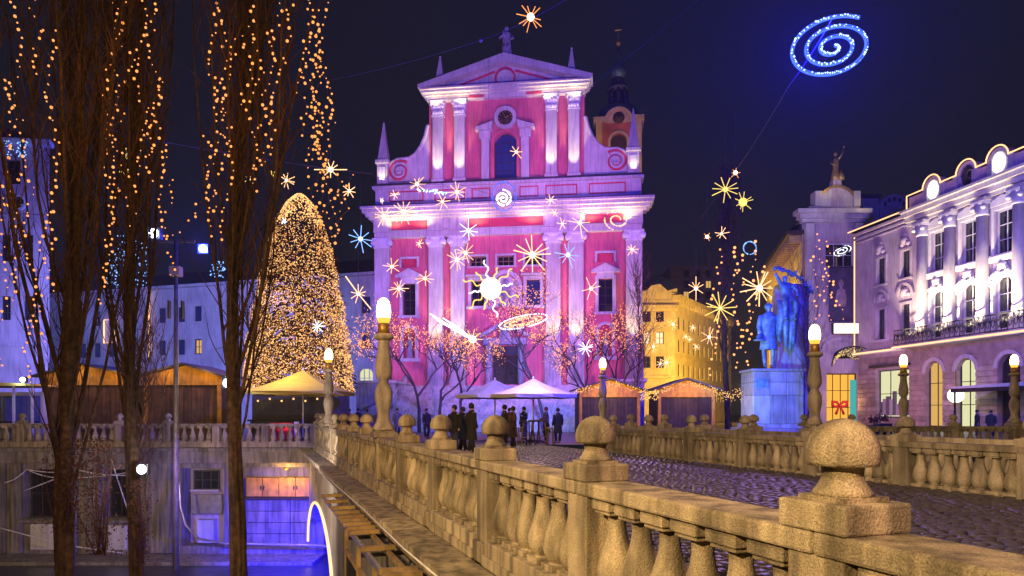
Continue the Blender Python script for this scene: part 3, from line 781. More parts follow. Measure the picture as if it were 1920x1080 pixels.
for o, z0, z1 in ((.5,29.85,30.0),(.85,30.0,30.22),(1.05,30.22,30.4)):
    MB().box(-7.05-o*.5,7.05+o*.5,-.25-o,.6,z0,z1).build('cornice_step', T, church, bevel=.03)
mb = MB(); mb.prism([(-6.6,30.4),(6.6,30.4),(0,32.6)], -.3, .6); mb.build('tympanum', T, church)
for s in (-1, 1):
    mb = MB(); mb.prism([(s*7.75,30.42),(s*7.1,30.42),(0,32.42),(0,33.05),(s*7.75,30.72)], -1.25, .6); mb.build('raking_cornice', T, church)
    mb = MB(); mb.prism([(s*5.4,30.5),(s*4.9,30.5),(s*.9,31.75),(s*.9,31.95)], -.36, -.302); mb.build('tympanum_line', WD, church)
    mb = MB(); mb.prism([(s*5.0,30.42),(s*.8,30.42),(s*.8,30.56),(s*4.8,30.56)], -.36, -.302); mb.build('tympanum_line', WD, church)
mb = MB(); mb.ring(0, 31.25, .78, .95, -.42, -.302, 24); mb.build('medallion_rim', WD, church)
mb = MB(); mb.ring(0, 31.25, .45, .66, -.5, -.302, 24); mb.box(-.3,.3,-.44,-.302,31.2,31.3); mb.box(-.05,.05,-.44,-.302,30.95,31.55); mb.build('medallion', T, church)
# volutes at both sides
for s in (-1, 1):
    prof = [(7.0,22.25),(11.0,22.25),(11.0,23.2),(10.85,23.8),(10.45,24.3),(9.9,24.55),(9.3,24.55),(8.8,24.6),(8.25,24.95),(7.75,25.6),(7.35,26.5),(7.15,27.4),(7.0,27.5)]
    pp = [(s*x, z) for x, z in prof]
    if s < 0: pp = pp[::-1]
    mb = MB(); mb.prism(pp, -.1, .8); mb.build('volute_wall', T, church)
    edge = [(s*x, -.12, z) for x, z in prof[2:]]
    mb = MB(); mb.tube(edge, .17, 8); mb.build('volute_edge', T, church)
    sp = [(s*(9.75 + (1.0-.85*k/40)*math.cos(2.3+s*0-k*.29)), -.14, 23.45 + (1.0-.85*k/40)*math.sin(2.3-k*.29)) for k in range(41)]
    mb = MB(); mb.tube(sp, [.15-.07*k/40 for k in range(41)], 7); mb.build('volute_scroll', WD, church)
    sp2 = [(s*(9.75 + (.78-.68*k/40)*math.cos(2.3-k*.29)), -.2, 23.45 + (.78-.68*k/40)*math.sin(2.3-k*.29)) for k in range(41)]
    mb = MB(); mb.tube(sp2, .11, 7); mb.build('volute_scroll', T, church)
    # obelisk on its pedestal
    MB().box(min(s*10.75,s*11.75),max(s*10.75,s*11.75),-.5,.5,22.22,24.1).build('obelisk_pedestal', T, church, bevel=.03)
    MB().box(min(s*10.95,s*11.55),max(s*10.95,s*11.55),-.56,-.502,22.6,23.8).build('pedestal_panel', M['stucco'], church, bevel=.02)
    MB().box(min(s*10.6,s*11.9),max(s*10.6,s*11.9),-.65,.65,24.1,24.45).build('pedestal_cap', T, church, bevel=.05)
    mb = MB(); mb.taper((s*11.25,0), (.46,.46), (.05,.05), 24.45, 28.0); mb.build('obelisk', T, church)
    MB().box(min(s*5.35,s*6.45),max(s*5.35,s*6.45),-.9,.2,30.75,31.1).build('obelisk_base', T, church, bevel=.03)
    mb = MB(); mb.taper((s*5.9,-.35), (.38,.38), (.06,.06), 31.1, 33.4); mb.ball((s*5.9,-.35,33.45), .11, 8, 6); mb.build('obelisk', T, church)
# crowning figure
mb = MB(); mb.box(-.55,.55,-.75,.35,32.85,33.2)
mb.lathe([(.46,33.2),(.48,33.5),(.40,34.1),(.36,34.6),(.42,34.95),(.44,35.15),(.30,35.32),(.13,35.40),(.12,35.46),(.19,35.55),(.20,35.70),(.14,35.84),(.03,35.9)], 14, (.1,-.2,0), sy=.8)
mb.tube([(.48,-.25,35.15),(.72,-.4,34.7),(.50,-.65,34.5)], [.13,.12,.08], 7); mb.tube([(-.28,-.25,35.15),(-.5,-.4,34.75),(-.2,-.66,34.85)], [.13,.12,.08], 7)
mb.lathe([(.12,34.7),(.15,34.9),(.10,35.1),(.12,35.2),(.02,35.32)], 8, (-.1,-.68,0))
for k in range(6): mb.tube([(.1,-.2-.36,33.25),(.1+.4*math.cos(k),-.2-.34*abs(math.sin(k)),34.2)], .05, 5)
mb.build('crowning_statue', ST, church)
# stairs and terrace walls
for k in range(20):
    MB().box(-8.5,8.5,-9.6+k*.36,-.7,k*.19,(k+1)*.19 - .004).build('step', ST, church)
for s in (-1, 1):
    MB().box(min(s*8.55,s*11.9),max(s*8.55,s*11.9),-5.5,-.65,0,3.9).build('terrace_wall', ST, church, bevel=.05)
    MB().box(min(s*8.4,s*12.1),max(s*8.4,s*12.1),-5.7,-.65,3.9,4.15).build('terrace_coping', T, church, bevel=.04)
    mb = MB(); mb.prism([(0,0),(.5,0),(.5,4.9),(0,4.9)], 0, .1)
    mb = MB(); mb.tube([(s*8.5,-9.5,1.0),(s*8.5,-2.4,4.8)], .09, 6); mb.tube([(s*8.5,-9.5,0),(s*8.5,-9.5,1.0)], .09, 6); mb.tube([(s*8.5,-2.4,3.8),(s*8.5,-2.4,4.8)], .09, 6)
    for k in range(9): y = -9.5+7.1*(k+.5)/9; mb.tube([(s*8.5,y,(y+9.6)/.36*.19),(s*8.5,y,1.0+3.8*(y+9.5)/7.1)], .03, 4)
    mb.build('stair_railing', M['church_trim'], church)
# small floodlights at the pilaster feet
Mc = Matrix.Translation((-.57,62,0)) @ Matrix.Rotation(-R(7.5),4,'Z')
def uplight(u, z, e, colr=(1.0,.80,.42), y=-.95, tilt=.10, ang=52, zt=6):
    e *= 3.2
    a = Mc @ Vector((u, y, z)); b_ = Mc @ Vector((u, y+zt*tilt, z+zt))
    spot(a, b_, e, colr, ang, .6, .08, 'pilaster_uplight')
for c, w_ in low[1:]: uplight(c, 6.1, 620, (1.0,.82,.46), y=-1.75, tilt=.17, ang=46)
for c in (-6.1,-4.12,4.12,6.1): uplight(c, 21.75, 430, (1.0,.82,.46), y=-1.35, tilt=.14, ang=44)
for s in (-1,1): uplight(s*11.25, 21.9, 90, y=-1.1, ang=60, zt=2.5, tilt=.2)
for u in (-10,-7.5,-2.5,2.5,7.5,10.5): uplight(u, 18.0, 85, (1.0,.72,.30), y=-1.25, ang=150, zt=2, tilt=.1)
for u in (-6.2,-3.8,3.8,6.2): uplight(u, 28.9, 42, (1.0,.72,.30), y=-1.15, ang=150, zt=2, tilt=.1)

# ------------------------------------------------------------------ bell tower behind
tw = thing('bell_tower', 'church bell tower with clock, copper dome and slender spire', 'tower', (P(1160,0,86).x,86,0), -R(7.5))
k = 86/FPX; zz = lambda py: CZ+(HY-py)*k
MB().wall(-2.7,2.7,0,zz(228),[(-1.0,1.0,zz(285),zz(250))],.5).build('wall', M['tower_red'], tw)
MB().box(-2.7,2.7,.55,5.4,0,zz(228)).build('shaft', M['tower_red'], tw)
mb = MB(); mb.arch_fill(0,1.0,zz(250)-1.0,zz(250),-.03,.5); mb.build('arch_head', M['tower_red'], tw)
MB().box(-1,1,.5,.54,zz(285),zz(250)).build('louvre', M['wood_dark'], tw)
mb = MB(); mb.ring(0,zz(250)-1.0,1.0,1.3,-.2,0,14,0,math.pi); mb.box(-1.3,-1,-.2,0,zz(300),zz(250)-1); mb.box(1,1.3,-.2,0,zz(300),zz(250)-1); mb.build('arch_surround', M['tower_trim'], tw)
for s in (-1,1): MB().box(min(s*2.05,s*2.8),max(s*2.05,s*2.8),-.3,0,zz(420),zz(228)).build('corner_pilaster', M['tower_trim'], tw)
MB().box(-3.1,-1.5,-.55,5.6,zz(228),zz(220)).build('cornice', M['tower_trim'], tw); MB().box(1.5,3.1,-.55,5.6,zz(228),zz(220)).build('cornice', M['tower_trim'], tw)
mb = MB(); mb.ring(0,zz(230),1.35,1.75,-.6,.2,20,0,math.pi); mb.prism([(1.4*math.cos(a),zz(230)+1.4*math.sin(a)) for a in np.linspace(0,math.pi,16)],-.2,.4); mb.build('clock_gable', M['tower_trim'], tw)
c_ = MB(); c_.lathe([(.72,0),(.72,.08)],20,M=Matrix.Translation((0,-.25,zz(228)+.35)) @ Matrix.Rotation(R(90),4,'X')); c_.build('clock_face', M['wood_dark'], tw)
mb = MB(); mb.lathe([(2.9,zz(222)),(2.75,zz(212)),(2.6,zz(205)),(2.5,zz(196)),(2.1,zz(188)),(1.5,zz(184)),(1.4,zz(182))], 16, (0,2.6,0)); mb.build('dome', M['copper'], tw)
mb = MB()
for a in range(8):
    g = a*math.pi/4; mb.tube([(1.25*math.cos(g),2.6+1.25*math.sin(g),zz(183)),(1.05*math.cos(g),2.6+1.05*math.sin(g),zz(150))],.16,6)
mb.lathe([(1.5,zz(152)),(1.3,zz(147)),(.9,zz(140)),(.7,zz(134)),(.75,zz(130))],12,(0,2.6,0)); mb.lathe([(.6,zz(183)),(.6,zz(150))],8,(0,2.6,0)); mb.build('lantern', M['slate'], tw)
mb = MB(); mb.lathe([(.55,zz(131)),(.95,zz(122)),(1.0,zz(116)),(.7,zz(107)),(.35,zz(100)),(.2,zz(92)),(.13,zz(70))],14,(0,2.6,0)); mb.build('onion_cap', M['copper'], tw)
mb = MB(); mb.ball((0,2.6,zz(60)),.35,10,8); mb.tube([(0,2.6,zz(66)),(0,2.6,zz(20))],.06,6); mb.bar((-.45,2.6,zz(35)),(.45,2.6,zz(35)),.1); mb.build('spire', M['gilt'], tw)
spot((P(1150,0,74).x,72,24), (P(1160,0,86).x,86,36), 8000, (1.0,.55,.25), 50, .8, .2)

# ------------------------------------------------------------------ long pale building
pr, pl = P(705,516,73), P(120,549,86)
ang = math.atan2(pr.y-pl.y, pr.x-pl.x)
LB = Plane(pl.x, pl.y, ang); LW = math.hypot(pr.x-pl.x, pr.y-pl.y)
bl = thing('convent_building', 'long pale plastered building washed blue behind the stalls', 'building', (pl.x,pl.y,0), ang)
EV = pr.z
wins = []
for px, rows in ((155,'ab'),(182,'abc'),(209,'abc'),(237,'abc'),(304,'abc'),(340,'abc'),(371,'abc'),(432,'abc'),(490,'abc'),(560,'abc'),(630,'ab'),(686,'ab')):
    u = LB.u(px)
    for r_ in rows: wins.append((u, {'a':12.0,'b':8.2,'c':4.5}[r_], px, r_))
hs = [(u-.52,u+.52,z,z+1.75) for u,z,_,_ in wins] + [(LB.u(686)-.9, LB.u(686)+.9, 3.0, 6.2)]
MB().wall(-12, LW+1.5, 0, EV, hs, .3).build('wall', M['plaster_pale'], bl)
MB().box(-12,LW+1.5,.35,12,0,EV).build('block', M['plaster_pale'], bl)
for u,z,px,r_ in wins:
    lit = (px,r_) in ((371,'b'),(432,'b'),(432,'c'),(432,'a'))
    window(bl, u, z, 1.04, 1.75, .25, E['window_warm'] if lit else M['glass_blue'], M['frame_dark'], 2, 2, .12)
window(bl, LB.u(686), 3.0, 1.8, 3.2, .25, E['shop'], M['frame_white'], 3, 3, .1)
mb = MB(); mb.arch_fill(LB.u(686), .9, 5.3, 6.2, -.02, .24); mb.build('arch_head', M['plaster_pale'], bl)
for z in (7.3, 11.1): MB().box(-12,LW+1.5,-.08,0,z,z+.16).build('string_course', M['plaster_pale'], bl)
MB().box(-12,LW+1.5,-.6,.3,EV,EV+.3).build('eave', M['plaster_pale'], bl)
mb = MB(); mb.add([(-12,-.7,EV+.303),(LW+1.5,-.7,EV+.303),(LW+1.5,6,EV+3.2),(-12,6,EV+3.2),(-12,13,EV+.3),(LW+1.5,13,EV+.3)], [(0,1,2,3),(3,2,5,4)]); mb.build('roof', M['roof_dark'], bl)
mb = MB(); a = LB.u(280)
mb.tube([(LB.u(283),-.3,LB.z(283,545)),(LB.u(283),-.3,LB.z(283,670))],.09,6); o = mb.build('rope_light', E['rope']); o.location=(pl.x,pl.y,0); o.rotation_euler=(0,0,ang)
tag(o,'upright orange rope light on the pale building behind the second poplar','rope light')
mb = MB(); u0,u1,z0,z1 = LB.u(199),LB.u(220),LB.z(209,643),LB.z(209,600)
mb.tube([(u0,-.3,z0),(u1,-.3,z0),(u1,-.3,z1),(u0,-.3,z1)],.09,6,closed=True); o = mb.build('rope_light', E['rope']); o.location=(pl.x,pl.y,0); o.rotation_euler=(0,0,ang)
tag(o,'rectangular orange rope light framing one window of the pale building','rope light')
# icicle lights on its roof edge
for i, (px, y0, y1) in enumerate(((207,470,540),(232,440,520),(262,450,535),(408,490,520))):
    mb = MB(); r_ = random.Random(i)
    for k in range(60):
        mb.octa(P(px+r_.uniform(-14,14), r_.uniform(y0,y1), 71), .07)
    tag(mb.build('icicle_lights', E['star_blue'], kind='stuff'), ['blue icicle lights beside the second poplar, first cluster','blue icicle lights behind the second poplar trunk','blue icicle lights below the white floodlight','pale blue lights above the roof by the third poplar'][i], 'icicle lights')

# ------------------------------------------------------------------ tall narrow house at the picture edge
hx, hy = P(-60,0,60).x, 60
th = thing('corner_house', 'tall lilac house with a round window behind the first poplar', 'building', (hx,hy,0), R(6))
TP = Plane(hx, hy, R(6)); topz = TP.z(60,275); u1 = TP.u(88)
hs = [(TP.u(10),TP.u(38),TP.z(24,345),TP.z(24,300)), (TP.u(44),TP.u(62),TP.z(52,490),TP.z(52,440)), (TP.u(44),TP.u(62),TP.z(52,600),TP.z(52,555)), (TP.u(2),TP.u(20),TP.z(10,490),TP.z(10,440)), (TP.u(2),TP.u(20),TP.z(10,600),TP.z(10,555))]
MB().wall(-8,u1,0,topz,hs,.35).build('wall', M['plaster_lilac'], th)
MB().add([(-8,.4,0),(u1,.4,0),(u1-11,14,0),(-20,14,0),(-8,.4,topz),(u1,.4,topz),(u1-11,14,topz),(-20,14,topz)],[(0,3,2,1),(4,5,6,7),(0,1,5,4),(1,2,6,5),(2,3,7,6),(3,0,4,7)]).build('block', M['plaster_lilac'], th)
for a,c,z0,z1 in hs: window(th,(a+c)/2,z0,c-a,z1-z0,.3,M['glass_dark'],M['frame_dark'],2,3)
mb = MB(); mb.lathe([(.5,0),(.5,.1)],16,M=Matrix.Translation((TP.u(35),-.0,TP.z(35,380))) @ Matrix.Rotation(R(90),4,'X')); mb.build('round_window', M['glass_dark'], th)
mb = MB(); mb.ring(TP.u(35),TP.z(35,380),.5,.68,-.14,0,18); mb.build('round_surround', M['stucco'], th)
for py in (410, 520, 650): MB().box(-8,u1+.2,-.2,0,TP.z(50,py),TP.z(50,py)+.3).build('string_course', M['plaster_lilac'], th)
MB().box(-8,u1+.5,-.6,.3,topz,topz+.5).build('eave', M['stucco'], th)
mb = MB(); mb.prism([(-8,topz+.5),(u1+.4,topz+.5),((u1-8)/2,topz+2.5)],-.3,3); mb.build('roof', M['roof_dark'], th)
mb = MB()
for k in range(40): mb.octa((rnd.uniform(TP.u(20),TP.u(62)),-.9,TP.z(40,rnd.uniform(272,300))),.07)
o = mb.build('net_lights', E['star_blue'], kind='stuff'); o.location=(hx,hy,0); o.rotation_euler=(0,0,R(6)); tag(o,'patch of blue net lights over the dark window of the lilac house','net lights')
spot((-34,46,3),(-44,60,10),900,(.8,.5,.9),90,.8,.3)

# ------------------------------------------------------------------ palace on the square's edge
pa = math.atan2(-10.8, 1.8)
PL = Plane(35.6, 71.2, pa)
pal = thing('palace', 'grand palace with white lit columns, arched windows and oval attic lights', 'building', (35.6,71.2,0), pa)
uA, uB, uE = 0.0, PL.u(1712), PL.u(1712)+24
CZ1, GZ = 19.9, 7.45
up = [PL.u(p) for p in (1760,1819,1884)]; du = up[1]-up[0]
up += [up[2]+du]
lo2 = [PL.u(1653), PL.u(1699)]
hs = []
for u in up: hs += [(u-.85,u+.85,13.9,17.4),(u-.85,u+.85,8.0,12.2)]
for u in lo2: hs += [(u-.6,u+.6,14.0,16.6),(u-.6,u+.6,8.6,11.6)]
MB().wall(uA,uE,GZ,CZ1,hs,.35).build('upper_wall', M['plaster_lilac'], pal)
MB().box(uA,uE,.62,16,0,CZ1).build('block', M['plaster_lilac'], pal)
gh = [(PL.u(1643),PL.u(1706),1.0,5.6)]
gd = [PL.u(1752), PL.u(1812), PL.u(1893)]
for u in gd: gh.append((u-1.0,u+1.0,.2,6.0))
MB().wall(uA,uE,0,GZ,gh,.5).build('ground_wall', M['rustic'], pal)
# rusticated courses as separate blocks between the openings
edges = sorted([uA] + [v for h in gh for v in h[:2]] + [uE])
for i in range(0, len(edges), 2):
    a, c = edges[i], edges[i+1]
    n = max(1, int((c-a)/1.3))
    for r_ in range(12):
        for k_ in range(n):
            x0 = a+(c-a)*k_/n; x1 = a+(c-a)*(k_+1)/n
            MB().box(x0+.03,x1-.03,-.10-rnd.uniform(0,.03),-.002,.25+r_*.46,.25+r_*.46+.41).build('rustic_block', M['rustic'], pal)
for u in gd:
    mb = MB(); mb.arch_fill(u,1.0,5.0,6.0,-.02,.45,12); mb.build('arch_head', M['rustic'], pal)
    mb = MB(); mb.ring(u,5.0,1.02,1.35,-.16,0,14,0,math.pi); mb.build('arch_ring', M['plaster_lilac'], pal)
    window(pal,u,.2,2.0,5.8,.42,E['window_warm'] if u == gd[0] else E['shop'] if u == gd[1] else M['glass_dark'],M['wood_dark'],2,3,.12,'door')
u = (gh[0][0]+gh[0][1])/2; sw = gh[0][1]-gh[0][0]
wn = window(pal,u,1.0,sw,4.6,.45,E['shop'],M['frame_dark'],3,2,.1,'shop_window')
for k_ in range(9):
    MB().box(gh[0][0]+.3+k_*sw/10,gh[0][0]+.3+k_*sw/10+rnd.uniform(.2,.5),.12,.34,1.2,rnd.uniform(1.8,3.6)).build('display_item', M['plaster_lilac'] if k_%2 else M['coat5'], wn)
MB().box(gh[0][0]-.2,gh[0][1]+.2,-.7,-.105,5.85,6.1).build('shop_canopy', M['wood_dark'], pal)
MB().box(uA-.2,uE,-.45,0,GZ-.15,GZ+.15).build('string_cornice', M['plaster_cream'], pal)
# cornice and attic
for o_, z0, z1 in ((.35,18.6,18.9),(.6,18.9,19.3),(1.0,19.3,19.7),(1.25,19.7,CZ1)):
    MB().box(uB-.3,uE,-o_,0,z0,z1).build('cornice_step', M['plaster_cream'], pal)
    MB().box(uA-.2,uB-.32,-o_*.7,0,z0+.2,z1+.0).build('cornice_step', M['plaster_lilac'], pal)
MB().box(uB,uE,-.4,.4,CZ1+.05,21.15).build('attic', M['plaster_lilac'], pal)
for u in (up[0]-.9,up[0]+1.0,up[1]-.9,up[1]+1.0,up[2]-.8,up[2]+1.1,up[2]+3):
    MB().box(u-.22,u+.22,-.62,-.402,CZ1+.05,21.25).build('attic_pier', M['plaster_cream'], pal)
for i, u in enumerate((up[0]-.1, up[1]+.25, up[2]-.05)):
    mb = MB(); mb.ring(u,21.15,.70,.98,-.55,.35,18,0,math.pi); mb.prism([(u+.85*math.cos(a),21.15+.85*math.sin(a)) for a in np.linspace(0,math.pi,16)],-.35,.3); mb.build('oval_gable', M['plaster_cream'], pal)
    mb = MB(); mb.lathe([(.55,0),(.6,.1)],20,M=Matrix.Translation((u,-.42,20.95)) @ Matrix.Diagonal((1,1,1.35,1)) @ Matrix.Rotation(R(90),4,'X')); mb.build('oval_window', E['oval'] if i != 1 else M['glass_dark'], pal)
mb = MB(); mb.add([(uA-.3,-.5,CZ1+.1),(uE,-.5,CZ1+.1),(uE,10,25.5),(uA+3,10,25.5)],[(0,1,2,3)]); mb.build('roof', M['slate'], pal)
MB().box(up[2]-1,up[2]+9,7.2,10,24.0,27.5).build('roof_dormer', M['slate'], pal, bevel=.1)
# giant columns
cols = [(up[0]+up[0]-du)/2+.25] + [(a+c)/2 for a, c in zip(up[:-1], up[1:])]
for u in cols:
    MB().box(u-.62,u+.62,-.75,0,7.65,9.1).build('column_base', M['plaster_cream'], pal, bevel=.04)
    mb = MB(); mb.lathe([(.52,9.1),(.50,9.4),(.47,13),(.43,17.2)],18,(u,-.42,0)); mb.build('column_shaft', M['plaster_cream'], pal)
    mb = MB(); mb.box(u-.62,u+.62,-1.0,0,18.1,18.35); mb.lathe([(.44,17.2),(.5,17.3),(.46,17.4),(.62,18.1)],14,(u,-.42,0))
    for s in (-1,1): mb.ball((u+s*.52,-.85,17.85),.2,8,6)
    mb.build('column_capital', M['stucco'], pal)
    MB().box(u-.7,u+.7,-.9,0,18.35,18.6).build('column_block', M['plaster_cream'], pal)
    a = Matrix.Translation((35.6,71.2,0)) @ Matrix.Rotation(pa,4,'Z')
    spot(a @ Vector((u,-2.6,7.8)), a @ Vector((u,-.3,14.5)), 4600, (1.0,.81,.53), 95, .7, .1, 'column_uplight')
for u in up:
    window(pal,u,13.9,1.7,3.5,.3,M['glass_dark'],M['frame_white'],2,3,.12)
    surround(pal,u,13.9,1.7,3.5,M['stucco'],.25,.15)
    MB().box(u-1.1,u+1.1,-.4,-.28,13.3,13.75).build('sill_block', M['stucco'], pal)
    mb = MB(); mb.prism([(u-1.1,17.7),(u+1.1,17.7),(u+.9,18.2),(u,18.5),(u-.9,18.2)],-.3,0); mb.build('window_crest', M['stucco'], pal)
    window(pal,u,8.0,1.7,4.2,.3,M['glass_dark'],M['frame_white'],2,3,.12)
    mb = MB(); mb.arch_fill(u,.85,11.35,12.2,-.02,.28,12); mb.build('arch_head', M['plaster_lilac'], pal)
    mb = MB(); mb.ring(u,11.35,.86,1.12,-.22,0,16,0,math.pi); mb.box(u-1.12,u-.86,-.22,0,8,11.35); mb.box(u+.86,u+1.12,-.22,0,8,11.35); mb.build('arch_surround', M['stucco'], pal)
    mb = MB()
    for k_ in range(16):
        a = math.pi*k_/15; rr = 1.3+.25*math.sin(a*5)
        mb.ball((u+rr*math.cos(a)*.9,-.18,11.55+rr*math.sin(a)), .17+.06*(k_%3), 7, 5)
    mb.ball((u,-.25,13.0),.34,8,6); mb.build('stucco_garland', M['stucco'], pal)
for u in lo2:
    for z0, h in ((14.0,2.6),(8.6,3.0)):
        window(pal,u,z0,1.2,h,.3,M['glass_dark'],M['frame_dark'],2,3); surround(pal,u,z0,1.2,h,M['plaster_lilac'],.2,.14)
    mb = MB(); mb.ring(u,12.4,.85,1.15,-.25,0,16,0,math.pi); mb.build('blind_arch', M['plaster_lilac'], pal)
    mb = MB(); mb.ball((u,-.1,12.75),.42,10,6); mb.ball((u-.35,-.08,12.5),.25,8,5); mb.ball((u+.35,-.08,12.5),.25,8,5); mb.build('arch_relief', M['plaster_lilac'], pal)
    mb = MB(); mb.ball((u,-.12,17.5),.4,10,6); mb.ball((u-.35,-.1,17.2),.25,8,5); mb.ball((u+.35,-.1,17.2),.25,8,5); mb.ball((u,-.1,18.0),.2,8,5); mb.build('cartouche', M['plaster_lilac'], pal)
    MB().box(u-.85,u+.85,-.1,-.002,7.7,8.2).build('panel', M['plaster_lilac'], pal, bevel=.02)
# balcony with scrolled railing
MB().box(cols[0]-2.3,uE,-1.55,-.45,7.30,7.62).build('balcony_slab', M['plaster_cream'], pal, bevel=.04)
mb = MB(); x0, x1 = cols[0]-2.2, uE
mb.box(x0,x1,-1.53,-1.47,8.95,9.03); mb.box(x0,x1,-1.53,-1.47,7.7,7.76)
n = int((x1-x0)/.5)
for k_ in range(n):
    x = x0+(x1-x0)*(k_+.5)/n
    mb.tube([(x+.2*math.cos(a)*(1-.5*a/9),-1.5,8.35+.45*math.sin(a)*(1-.5*a/9)) for a in np.linspace(0,9,14)],.035,4); mb.box(x-.26,x-.23,-1.52,-1.48,7.7,9.0)
mb.build('balcony_railing', M['iron'], pal)
Mp = Matrix.Translation((35.6,71.2,0)) @ Matrix.Rotation(pa,4,'Z')
def pal_rope(label, pts, r=.06, mat='rope'):
    o = MB().tube(pts, r, 6).build('rope_light', E[mat]); o.location = (35.6,71.2,0); o.rotation_euler = (0,0,pa)
    return tag(o, label, 'rope light', 'rope lights on the palace')
pal_rope('rope light along the lower eave of the lilac wing', [(uA-.3,-1.0,CZ1+.05),(uB-.4,-1.0,CZ1+.05)])
pal_rope('upright rope light on the corner of the lilac wing', [(uA-.25,-.3,CZ1-.4),(uA-.25,-.3,GZ)])
pal_rope('rope light along the ledge above the palace ground floor', [(uA-.2,-.55,GZ),(cols[0]-2.4,-.55,GZ),(cols[0]-2.3,-1.62,GZ),(uE,-1.62,GZ)], .075)
at_ = [(uB,-.66,CZ1+.2),(uB,-.66,21.3)]
for u in (up[0]-.1, up[1]+.25, up[2]-.05):
    at_ += [(u-1.04,-.66,21.3)] + [(u+1.02*math.cos(a),-.66,21.25+1.02*math.sin(a)) for a in np.linspace(math.pi,0,12)] + [(u+1.04,-.66,21.3)]
at_ += [(uE,-.66,21.3)]
pal_rope('rope light outlining the attic and its three round gables', at_)
t = thing('globe_lamp','round white globe lamp hanging before the palace doorway','lamp', Mp @ Vector((gd[1],-1.0,2.9)))
MB().ball((0,0,0),.62,18,12).build('globe', E['globe'], t); MB().lathe([(.1,.6),(.16,.75),(.05,.85),(.03,2.2)],8).build('hanger', M['brass'], t); point((-1.0,-.6,0),60,(.9,1.0,.6),.4,'globe_glow',t)
t = thing('awning','dark flat cafe awning at the picture edge','awning', Mp @ Vector((PL.u(1893),-2.4,0)), pa)
MB().prism([(-.6,3.3),(7,3.3),(7,3.6),(-.6,3.45)],-2.2,2.0).build('canopy', M['canvas'], t); MB().box(-.6,7,-2.25,-2.15,3.0,3.3).build('valance', M['wood_dark'], t)
for x in (-.4,6.9): MB().box(x-.05,x+.05,-2.1,-2.0,0,3.3).build('post', M['iron'], t)

# ------------------------------------------------------------------ corner department house with the crowning statue
CY = 73.0
cx0 = P(1508,0,CY).x; cw_ = P(1617,0,CY).x - cx0; kz = lambda py: CZ+(HY-py)*CY/FPX; kx = lambda px: P(px,0,CY).x - cx0
corner = thing('corner_department_house', 'corner house with a banner, shell canopy and gilded roof figure', 'building', (cx0,CY,0))
hs = [(kx(1548),kx(1602),kz(500),kz(455)), (kx(1550),kx(1608),0.2,kz(700))]
MB().wall(0,cw_,0,kz(395),hs,.5).build('front_wall', M['plaster_lilac'], corner)
MB().add([(0,.55,0),(cw_,.55,0),(cw_,12,0),(3.2,12,0),(0,.55,kz(395)),(cw_,.55,kz(395)),(cw_,12,kz(395)),(3.2,12,kz(395))],[(0,3,2,1),(4,5,6,7),(0,1,5,4),(1,2,6,5),(2,3,7,6),(3,0,4,7)]).build('block', M['plaster_lilac'], corner)
window(corner,kx(1575),kz(500),kx(1602)-kx(1548),kz(455)-kz(500),.4,M['glass_dark'],M['frame_white'],3,2,.14)
for px in (1516,1607): MB().box(kx(px)-.42,kx(px)+.42,-.5,0,kz(612),kz(420)).build('pilaster', M['plaster_cream'], corner, bevel=.05)
for o_,a,c in ((.35,418,412),(.7,412,404),(1.05,404,396)): MB().box(-o_,cw_+o_*.5,-o_,.4,kz(a),kz(c)).build('cornice_step', M['plaster_cream'], corner)
MB().box(.4,cw_-.4,-.3,1.2,kz(396)+.01,kz(388)).build('attic_base', M['plaster_lilac'], corner)
mb = MB(); u = kx(1568); mb.prism([(u+2.0*math.cos(a),kz(388)+2.0*math.sin(a)) for a in np.linspace(0,math.pi,18)],-.2,1); mb.build('round_gable', M['plaster_cream'], corner)
mb = MB(); mb.ring(u,kz(388),1.95,2.2,-.35,1,18,0,math.pi); mb.build('gable_rim', M['gilt'], corner)
for px in (1532,1604): MB().box(kx(px)-.35,kx(px)+.35,-.4,.8,kz(388),kz(360)).build('gable_pier', M['plaster_cream'], corner)
MB().taper((u,0.2),(.7,.5),(.42,.4),kz(388),kz(338)).build('statue_plinth', M['plaster_lilac'], corner)
mb = MB(); z0 = kz(338)
mb.lathe([(.50,0),(.46,.5),(.30,1.3),(.34,1.8),(.36,2.2),(.22,2.45),(.11,2.52),(.10,2.6),(.19,2.72),(.20,2.9),(.12,3.06),(.02,3.1)],12,(u,.2,z0),sy=.8)
mb.tube([(u+.28,.2,z0+2.25),(u+.62,.1,z0+2.75),(u+.80,.05,z0+3.45)],[.12,.1,.06],7); mb.tube([(u-.28,.2,z0+2.25),(u-.55,0,z0+1.8),(u-.30,-.3,z0+1.5)],[.12,.1,.07],7)
mb.ball((u+.82,.05,z0+3.55),.12,8,6); mb.lathe([(.35,0),(.30,.5),(.12,.9),(.02,1.1)],9,(u+.45,-.1,z0)); mb.build('roof_statue', M['gilt'], corner)
point((u+cx0-1.0,CY-2.2,z0-.6), 60, (1.0,.78,.2), .2, 'roof_statue_glow'); point((u+cx0+2.2,CY-2.0,kz(385)), 40, (1.0,.8,.3), .2, 'gable_glow')
spot((cx0+3,62,3),(cx0+3,73,14),2400,(.62,.42,.9),80,.8,.3)
